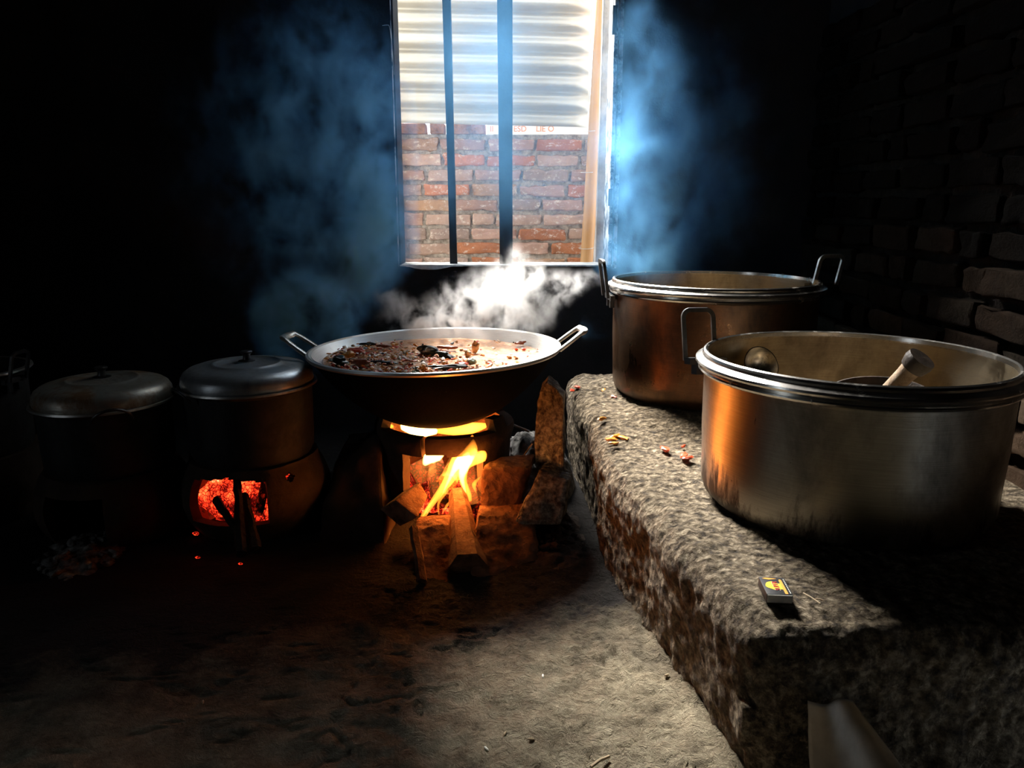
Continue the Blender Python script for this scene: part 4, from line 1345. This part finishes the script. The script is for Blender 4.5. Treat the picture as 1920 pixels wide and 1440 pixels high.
fire = thing('fire', (SW.x, SW.y - 0.1, 0.02), 'yellow and orange flames licking out of the stove mouth under the wok', 'fire')
fire.location = (0, 0, 0)
YF = 1.86
fo, fc = M['flame_out'], M['flame_core']
mm = 0.001
flame(fire, [(786, 985, YF - .04), (806, 950, YF - .02), (838, 905, YF), (858, 872, YF), (880, 845, YF), (886, 815, YF)], [1.5 * mm, 5 * mm, 8 * mm, 13 * mm, 20 * mm, 15 * mm, 0.5 * mm], 0.9, fo)
flame(fire, [(830, 925, YF), (852, 880, YF), (868, 860, YF), (878, 835, YF)], [0.5 * mm, 4 * mm, 11 * mm, 12 * mm, 1 * mm], 0.8, fc)
flame(fire, [(882, 955, YF), (880, 930, YF), (868, 900, YF), (872, 870, YF), (900, 852, YF), (903, 845, YF)], [0.5 * mm, 5 * mm, 8 * mm, 13 * mm, 17 * mm, 1 * mm], 0.8, fo)
flame(fire, [(874, 925, YF), (866, 895, YF), (875, 868, YF), (890, 855, YF)], [0.5 * mm, 4 * mm, 9 * mm, 9 * mm, 1 * mm], 0.8, fc)
flame(fire, [(824, 972, YF - .03), (822, 945, YF - .02), (834, 925, YF - .02), (846, 915, YF - .01)], [1 * mm, 2.6 * mm, 4 * mm, 0.4 * mm], 0.8, fo)
flame(fire, [(828, 965, YF - .04), (838, 948, YF - .03), (852, 930, YF - .03)], [0.5 * mm, 3.0 * mm, 0.4 * mm], 0.8, fo)
flame(fire, [(790, 978, YF - .05), (793, 965, YF - .05), (805, 948, YF - .04), (818, 930, YF - .03)], [3.5 * mm, 3.5 * mm, 3 * mm, 0.4 * mm], 0.8, fo)
flame(fire, [(893, 925, YF), (889, 908, YF), (902, 893, YF)], [0.4 * mm, 5 * mm, 0.4 * mm], 0.8, fo)
flame(fire, [(795, 872, 1.96), (806, 858, 1.96), (822, 852, 1.97), (832, 850, 1.97)], [3 * mm, 15 * mm, 14 * mm, 4 * mm], 0.8, fc)
flame(fire, [(768, 880, 2.0), (764, 862, 2.0), (760, 850, 2.0)], [1 * mm, 5 * mm, 2 * mm], 0.8, fc)
flame(fire, [(820, 935, 1.93), (818, 915, 1.93), (822, 890, 1.94)], [0.5 * mm, 8 * mm, 0.5 * mm], 0.8, fo)
# flames spreading under the wok, seen in the slit above the stove ring
flame(fire, [(752, 800, 2.02), (775, 803, 1.98), (800, 806, 1.96), (820, 810, 1.96)], [6 * mm, 16 * mm, 14 * mm, 4 * mm], 1.4, fc)
flame(fire, [(815, 808, 1.96), (850, 808, 1.95), (885, 803, 1.97), (912, 798, 2.0)], [4 * mm, 9 * mm, 12 * mm, 5 * mm], 1.4, fo)
flame(fire, [(712, 793, 2.08), (725, 797, 2.06), (738, 800, 2.04)], [3 * mm, 8 * mm, 3 * mm], 1.0, fo)
flame(fire, [(925, 787, 2.08), (938, 781, 2.09), (948, 776, 2.1)], [3 * mm, 7 * mm, 3 * mm], 1.0, fo)

FC = (1.0, 0.24, 0.035)
light('flame_light', 'POINT', aty(850, 890, 1.90), 4.5, FC, shadow_soft_size=0.03)
light('flame_light', 'POINT', aty(800, 880, 1.97), 5.0, FC, shadow_soft_size=0.03)
light('flame_light', 'POINT', aty(858, 900, 1.79), 0.8, FC, shadow_soft_size=0.02)
light('coal_light', 'POINT', (S2.x - 0.01, S2.y - 0.12, 0.10), 0.12, (1.0, 0.06, 0.02), shadow_soft_size=0.03)

# ---------------------------------------------------------------- matchbox
mbp = [atz(1438, 1113, PZ + 0.022), atz(1485, 1116, PZ + 0.022)]
cx = mbp[0]
ax = (mbp[1] - mbp[0]); wid = 0.0365; ax.normalize()
ang = math.atan2(ax.y, ax.x) + R(3)
mb = thing('matchbox', (mbp[0].x, mbp[0].y, PZ + 0.008), 'small black and yellow matchbox lying on the near corner of the platform', 'matchbox', rot=(0, 0, ang))
MH, ML = 0.0135, 0.052
slv = box('sleeve', 0, wid, 0.0, ML, 0.0, MH, M['box_black'], mb, 0.0006)
box('drawer', 0.0008, wid - 0.0008, -0.0012, 0.01, 0.0008, MH - 0.0008, M['box_white'], mb, 0.0003)
def flat(name, pts, z, mat, parent, h=0.0003):
    vs = [(x, y, z) for x, y in pts] + [(x, y, z + h) for x, y in pts]
    n = len(pts)
    fs = [tuple(range(n)), tuple(range(n, 2 * n))] + [(i, (i + 1) % n, n + (i + 1) % n, n + i) for i in range(n)]
    return mesh_obj(name, vs, fs, mat, parent, False)
W_, L_ = wid, ML
yel = [(0.10, .46), (0.13, .40), (.17, .36), (.24, .33), (.30, .30), (.42, .22), (.44, .32), (.72, .28), (.76, .62), (.60, .62), (.42, .74), (.34, .72), (.28, .70), (.20, .66), (.14, .58)]
flat('yellow_print', [(x * W_, y * L_) for x, y in yel], MH, M['box_yellow'], slv)
flat('match_print', [(x * W_, y * L_) for x, y in ((.72, .03), (.83, .03), (.83, .80), (.80, .86), (.75, .86), (.72, .80))], MH, M['box_orange'], slv, 0.0004)
flat('flame_print', [(x * W_, y * L_) for x, y in ((.10, .90), (.25, .95), (.45, .93), (.66, .90), (.50, .87), (.34, .84), (.24, .87))], MH, M['box_orange'], slv)
text_part('red_letters', 'SUPER', 0.0115, M['box_white'], (0.515 * W_, 0.47 * L_, MH + 0.0004), (0, 0, R(90)), slv, 0.0002, 0.86)
t2 = text_part('red_letters', 'SUPER', 0.0105, M['box_red'], (0.515 * W_, 0.47 * L_, MH + 0.0007), (0, 0, R(90)), slv, 0.0002, 0.9)
for k in range(9):
    y = (0.08 + 0.095 * k) * L_
    flat('small_print', [(0.915 * W_, y), (0.945 * W_, y), (0.945 * W_, y + 0.003), (0.915 * W_, y + 0.003)], MH, M['box_white'], slv)
# spent match and straws beside it
for i, (a, b, r, lb, nm) in enumerate((((1506, 1112), (1538, 1132), 0.0011, 'spent matchstick lying right of the matchbox', 'matchstick'), ((1528, 1123), (1544, 1126), 0.0009, 'short pale splinter touching the spent matchstick', 'splinter'))):
    p, q_ = atz(*a, PZ + 0.012), atz(*b, PZ + 0.012)
    tube(nm, [p, p.lerp(q_, 0.5) + V((0, 0, 0.001)), q_], r, M['straw'], None, seg=6, square=False)
    tag(bpy.data.objects[nm], lb, nm)
# straw crumbs and grains on the floor
crumbs = [(1018, 1270, 'white rice grain on the lit ground left of the bright patch'), (912, 1410, 'pale grain near the bottom of the picture on cracked ground'), (996, 1392, 'thin straw bit on the ground right of the pale grain'),
          (1250, 1267, 'light straw bit beside the foot of the platform'), (947, 1382, 'tiny straw fleck above the crack in the ground'), (380, 1313, 'faint pale flake on the dark ground at left')]
for i, (px, py, lb) in enumerate(crumbs):
    p = atz(px, py, 0.0)
    p.z = floor_z(p.x, p.y) + 0.002
    bmx = bmesh.new(); blob(bmx, (0, 0, 0), 0.0035, 2, 0.3, 1.5, (0.6, 1.5, 0.6), i, Euler((0, 0, i * 0.7)))
    o = bm_obj('crumb', bmx, M['box_white'] if i < 2 else M['straw'], None, True, 50); o.location = p
    tag(o, lb, 'crumb', 'crumbs on the ground')
a, b = atz(1108, 1438, 0.006), atz(1142, 1418, 0.006)
tube('stick', [a, a.lerp(b, .5) + V((0, 0, .003)), b], 0.0025, M['straw'], None, seg=7)
tag(bpy.data.objects['stick'], 'thin pale stick in the ground crack at the bottom edge of the picture', 'stick')

# crumpled plastic sheet leaning on the platform front
def sack():
    bm = bmesh.new()
    cor = [aty(1516, 1315, 0.905), aty(1600, 1315, 0.905), atz(1740, 1500, 0.012), atz(1520, 1500, 0.012)]
    n = 26
    g = {}
    for s in (0, 1):
        for i in range(n + 1):
            for j in range(n + 1):
                u, v = i / n, j / n
                p = cor[0].lerp(cor[1], u).lerp(cor[3].lerp(cor[2], u), v)
                p = p + V((0, -1, 0.3)).normalized() * (0.012 * fbm(p, 12, 3) + 0.012 * math.sin(u * 6) - s * 0.003)
                g[s, i, j] = bm.verts.new(p)
    for i in range(n):
        for j in range(n):
            bm.faces.new([g[0, i, j], g[0, i + 1, j], g[0, i + 1, j + 1], g[0, i, j + 1]])
            bm.faces.new([g[1, i, j], g[1, i, j + 1], g[1, i + 1, j + 1], g[1, i + 1, j]])
    for i in range(n):
        bm.faces.new([g[0, i, 0], g[1, i, 0], g[1, i + 1, 0], g[0, i + 1, 0]]); bm.faces.new([g[0, i, n], g[0, i + 1, n], g[1, i + 1, n], g[1, i, n]])
        bm.faces.new([g[0, 0, i], g[0, 0, i + 1], g[1, 0, i + 1], g[1, 0, i]]); bm.faces.new([g[0, n, i], g[1, n, i], g[1, n, i + 1], g[0, n, i + 1]])
    return bm_obj('plastic_sack', bm, M['sack'], None, True, 180)
tag(sack(), 'dusty pale plastic sack leaning on the front of the platform', 'sack')

# ---------------------------------------------------------------- smoke and steam (real volumes)
def smoke(name, lo, hi, res, blobs, mat, label, cat, warp=(0.05, 5.0), nscale=9.0, ndet=4.0, lo_t=0.42, hi_t=0.75, dens=1.0, base=0.15):
    me = bpy.data.meshes.new(name)
    o = bpy.data.objects.new(name, me)
    COL.objects.link(o)
    ng = bpy.data.node_groups.new(name + '_field', 'GeometryNodeTree')
    ng.interface.new_socket('Geometry', in_out='INPUT', socket_type='NodeSocketGeometry')
    ng.interface.new_socket('Geometry', in_out='OUTPUT', socket_type='NodeSocketGeometry')
    L = ng.links
    gout = ng.nodes.new('NodeGroupOutput')
    pos = ng.nodes.new('GeometryNodeInputPosition').outputs[0]
    def vm(op, a, b=None):
        n = ng.nodes.new('ShaderNodeVectorMath'); n.operation = op
        for i, v in enumerate((a, b)):
            if v is None: continue
            if isinstance(v, (tuple, Vector)): n.inputs[i].default_value = tuple(v)
            else: L.new(v, n.inputs[i])
        return n
    def mt(op, a, b=None, clamp=False):
        n = ng.nodes.new('ShaderNodeMath'); n.operation = op; n.use_clamp = clamp
        for i, v in enumerate((a, b)):
            if v is None: continue
            if isinstance(v, (int, float)): n.inputs[i].default_value = v
            else: L.new(v, n.inputs[i])
        return n.outputs[0]
    def nz(vec, sc, det, rough=0.6):
        n = ng.nodes.new('ShaderNodeTexNoise')
        n.inputs['Scale'].default_value = sc; n.inputs['Detail'].default_value = det; n.inputs['Roughness'].default_value = rough
        L.new(vec, n.inputs['Vector'])
        return n
    w1 = nz(pos, warp[1], 3)
    off = vm('SUBTRACT', w1.outputs['Color'], (0.5, 0.5, 0.5)).outputs[0]
    sc = ng.nodes.new('ShaderNodeVectorMath'); sc.operation = 'SCALE'
    L.new(off, sc.inputs[0]); sc.inputs['Scale'].default_value = warp[0] * 2
    wp = vm('ADD', pos, sc.outputs[0]).outputs[0]
    total = None
    for c, s, amp in blobs:
        d = vm('DIVIDE', vm('SUBTRACT', wp, tuple(c)).outputs[0], tuple(s)).outputs[0]
        ln = vm('DOT_PRODUCT', d, d).outputs['Value']
        g = mt('MULTIPLY', mt('EXPONENT', mt('MULTIPLY', ln, -1.0)), amp)
        total = g if total is None else mt('ADD', total, g)
    stretched = vm('MULTIPLY', wp, (1.0, 1.0, 0.7)).outputs[0]
    w2 = nz(stretched, nscale * 0.5, 2)
    off2 = vm('SUBTRACT', w2.outputs['Color'], (0.5, 0.5, 0.5)).outputs[0]
    sc2 = ng.nodes.new('ShaderNodeVectorMath'); sc2.operation = 'SCALE'
    L.new(off2, sc2.inputs[0]); sc2.inputs['Scale'].default_value = 0.35 / nscale * 4
    wq = vm('ADD', stretched, sc2.outputs[0]).outputs[0]
    n1 = nz(wq, nscale, ndet, 0.6)
    mr = ng.nodes.new('ShaderNodeMapRange')
    mr.inputs['From Min'].default_value = lo_t; mr.inputs['From Max'].default_value = hi_t
    mr.inputs['To Min'].default_value = base; mr.inputs['To Max'].default_value = 1.0
    L.new(n1.outputs['Fac'], mr.inputs['Value'])
    den = mt('MULTIPLY', mt('MULTIPLY', total, mr.outputs[0]), dens)
    den = mt('MAXIMUM', mt('SUBTRACT', den, 0.02 * dens), 0.0)
    vc = ng.nodes.new('GeometryNodeVolumeCube')
    L.new(den, vc.inputs['Density'])
    vc.inputs['Min'].default_value = tuple(lo); vc.inputs['Max'].default_value = tuple(hi)
    vc.inputs['Resolution X'].default_value = res[0]; vc.inputs['Resolution Y'].default_value = res[1]; vc.inputs['Resolution Z'].default_value = res[2]
    sm = ng.nodes.new('GeometryNodeSetMaterial'); sm.inputs['Material'].default_value = mat
    L.new(vc.outputs[0], sm.inputs[0]); L.new(sm.outputs[0], gout.inputs[0])
    md = o.modifiers.new('field', 'NODES'); md.node_group = ng
    me.materials.append(mat)
    return tag(o, label, cat, kind='stuff')

def vol_mat(name, color, density, aniso, absorb=(1, 1, 1)):
    m, nt, out = new_mat(name)
    p = N(nt, 'ShaderNodeVolumePrincipled')
    p.inputs['Color'].default_value = (*color, 1)
    p.inputs['Density'].default_value = density
    p.inputs['Anisotropy'].default_value = aniso
    p.inputs['Absorption Color'].default_value = (*absorb, 1)
    nt.links.new(p.outputs[0], out.inputs['Volume'])
    return m

def B(px, py, Y, sx, sz, amp, sy=None):
    """puff centred at a picture point and depth; sizes in picture pixels at that depth"""
    c = aty(px, py, Y)
    zc = Y * cs + (CAMZ - c.z) * sn
    k = zc / F
    return (c, V((sx * k, (sy if sy else min(sx, sz)) * k, sz * k)), amp)

blue = vol_mat('blue_smoke', (0.16, 0.46, 0.86), 1.0, 0.05, (0.3, 0.3, 0.3))
white = vol_mat('white_steam', (0.98, 0.98, 0.98), 1.0, 0.35)
smoke('steam', (-0.62, 2.0, 0.40), (0.36, 2.62, 0.86), (250, 120, 130), [
    B(800, 605, 2.28, 50, 28, 1.0), B(870, 590, 2.28, 55, 34, 1.0), B(950, 580, 2.30, 50, 45, 1.2), B(925, 545, 2.34, 50, 34, 1.0), B(985, 535, 2.36, 45, 36, 1.0),
    B(1045, 540, 2.38, 42, 22, 0.8), B(1095, 525, 2.40, 30, 15, 0.6), B(752, 585, 2.30, 26, 24, 0.8), B(728, 556, 2.32, 18, 16, 0.6), B(850, 560, 2.32, 26, 18, 0.5), B(965, 500, 2.40, 18, 30, 0.8), B(990, 600, 2.26, 22, 22, 0.7)],
    white, 'dense white steam rising off the back of the stew', 'steam', (0.03, 10.0), 20.0, 5.0, 0.48, 0.64, 44.0, 0.0)
smoke('smoke', (-1.5, 1.95, 0.28), (-0.30, 2.72, 1.5), (150, 80, 160), [
    B(648, 625, 2.24, 24, 34, 2.6), B(545, 600, 2.18, 48, 32, 1.7), B(600, 560, 2.20, 62, 36, 1.9), B(560, 650, 2.14, 40, 30, 1.2), B(680, 500, 2.34, 40, 55, 1.8), B(718, 430, 2.48, 38, 50, 1.6), B(590, 460, 2.46, 30, 20, 0.5), B(530, 430, 2.5, 40, 40, 0.25),
    B(705, 330, 2.5, 60, 80, 0.35), B(720, 210, 2.5, 50, 90, 0.28), B(620, 300, 2.5, 110, 180, 0.13), B(520, 640, 2.42, 30, 50, 0.7), B(640, 745, 2.36, 60, 50, 0.25), B(610, 260, 2.5, 140, 260, 0.09), B(440, 330, 2.55, 170, 260, 0.05), B(500, 570, 2.3, 30, 24, 0.5)],
    blue, 'blue smoke curling up the dark wall left of the window', 'smoke', (0.06, 5.0), 11.0, 5.0, 0.44, 0.62, 40.0, 0.05)
smoke('smoke', (0.22, 2.05, 0.40), (1.02, 2.72, 1.5), (100, 80, 130), [
    B(1185, 290, 2.5, 45, 55, 0.45), B(1225, 262, 2.5, 30, 25, 0.5), B(1170, 370, 2.5, 30, 60, 0.4), B(1235, 400, 2.46, 30, 50, 0.6), B(1190, 470, 2.42, 50, 50, 0.7), B(1250, 470, 2.44, 26, 40, 0.5), B(1190, 160, 2.5, 70, 120, 0.25), B(1240, 360, 2.5, 90, 180, 0.2),
    B(1110, 630, 2.36, 70, 60, 0.06), B(1330, 300, 2.5, 100, 220, 0.14)],
    blue, 'blue smoke drifting on the wall right of the window above the back pot', 'smoke', (0.05, 5.0), 9.0, 5.0, 0.42, 0.64, 13.0, 0.08)
smoke('window_haze', (-0.46, 2.40, 0.55), (0.44, 2.72, 1.45), (90, 40, 100), [
    B(850, 150, 2.56, 130, 150, 0.9, 60), B(945, 130, 2.56, 90, 210, 1.3, 60), B(1040, 360, 2.52, 90, 60, 0.7, 60), B(1080, 180, 2.56, 80, 150, 0.5, 60), B(790, 330, 2.54, 60, 90, 0.5, 60)],
    blue, 'thin blue haze hanging in front of the window bars', 'haze', (0.05, 4.0), 6.0, 3.0, 0.3, 0.7, 1.4, 0.3)

# ---------------------------------------------------------------- portals so the renderer finds the openings
def portal(loc, rot, sx, sy):
    l = bpy.data.lights.new('sky_portal', 'AREA')
    l.shape = 'RECTANGLE'; l.size = sx; l.size_y = sy
    l.cycles.is_portal = True
    o = bpy.data.objects.new('sky_portal', l); COL.objects.link(o)
    o.location = loc; o.rotation_euler = rot
portal(((WX0 + WX1) / 2, WY + WT, (WZ0 + WZ1) / 2), (R(-90), 0, 0), WX1 - WX0, WZ1 - WZ0)
portal((LX - WT, 0.23, 0.9), (0, R(-90), 0), 0.9, 0.3)

# ---------------------------------------------------------------- render look
vs_ = C.view_settings
vs_.view_transform = 'Standard'; vs_.look = 'None'; vs_.gamma = 1.0; vs_.exposure = 0.0
vs_.use_curve_mapping = False
cy = C.cycles
cy.use_denoising = True
try:
    cy.denoiser = 'OPENIMAGEDENOISE'
except Exception:
    pass
cy.max_bounces = 7; cy.diffuse_bounces = 4; cy.glossy_bounces = 4; cy.transparent_max_bounces = 24; cy.volume_bounces = 2
cy.volume_step_rate = 1.5
cy.sample_clamp_indirect = 6.0
cy.caustics_reflective = False; cy.caustics_refractive = False
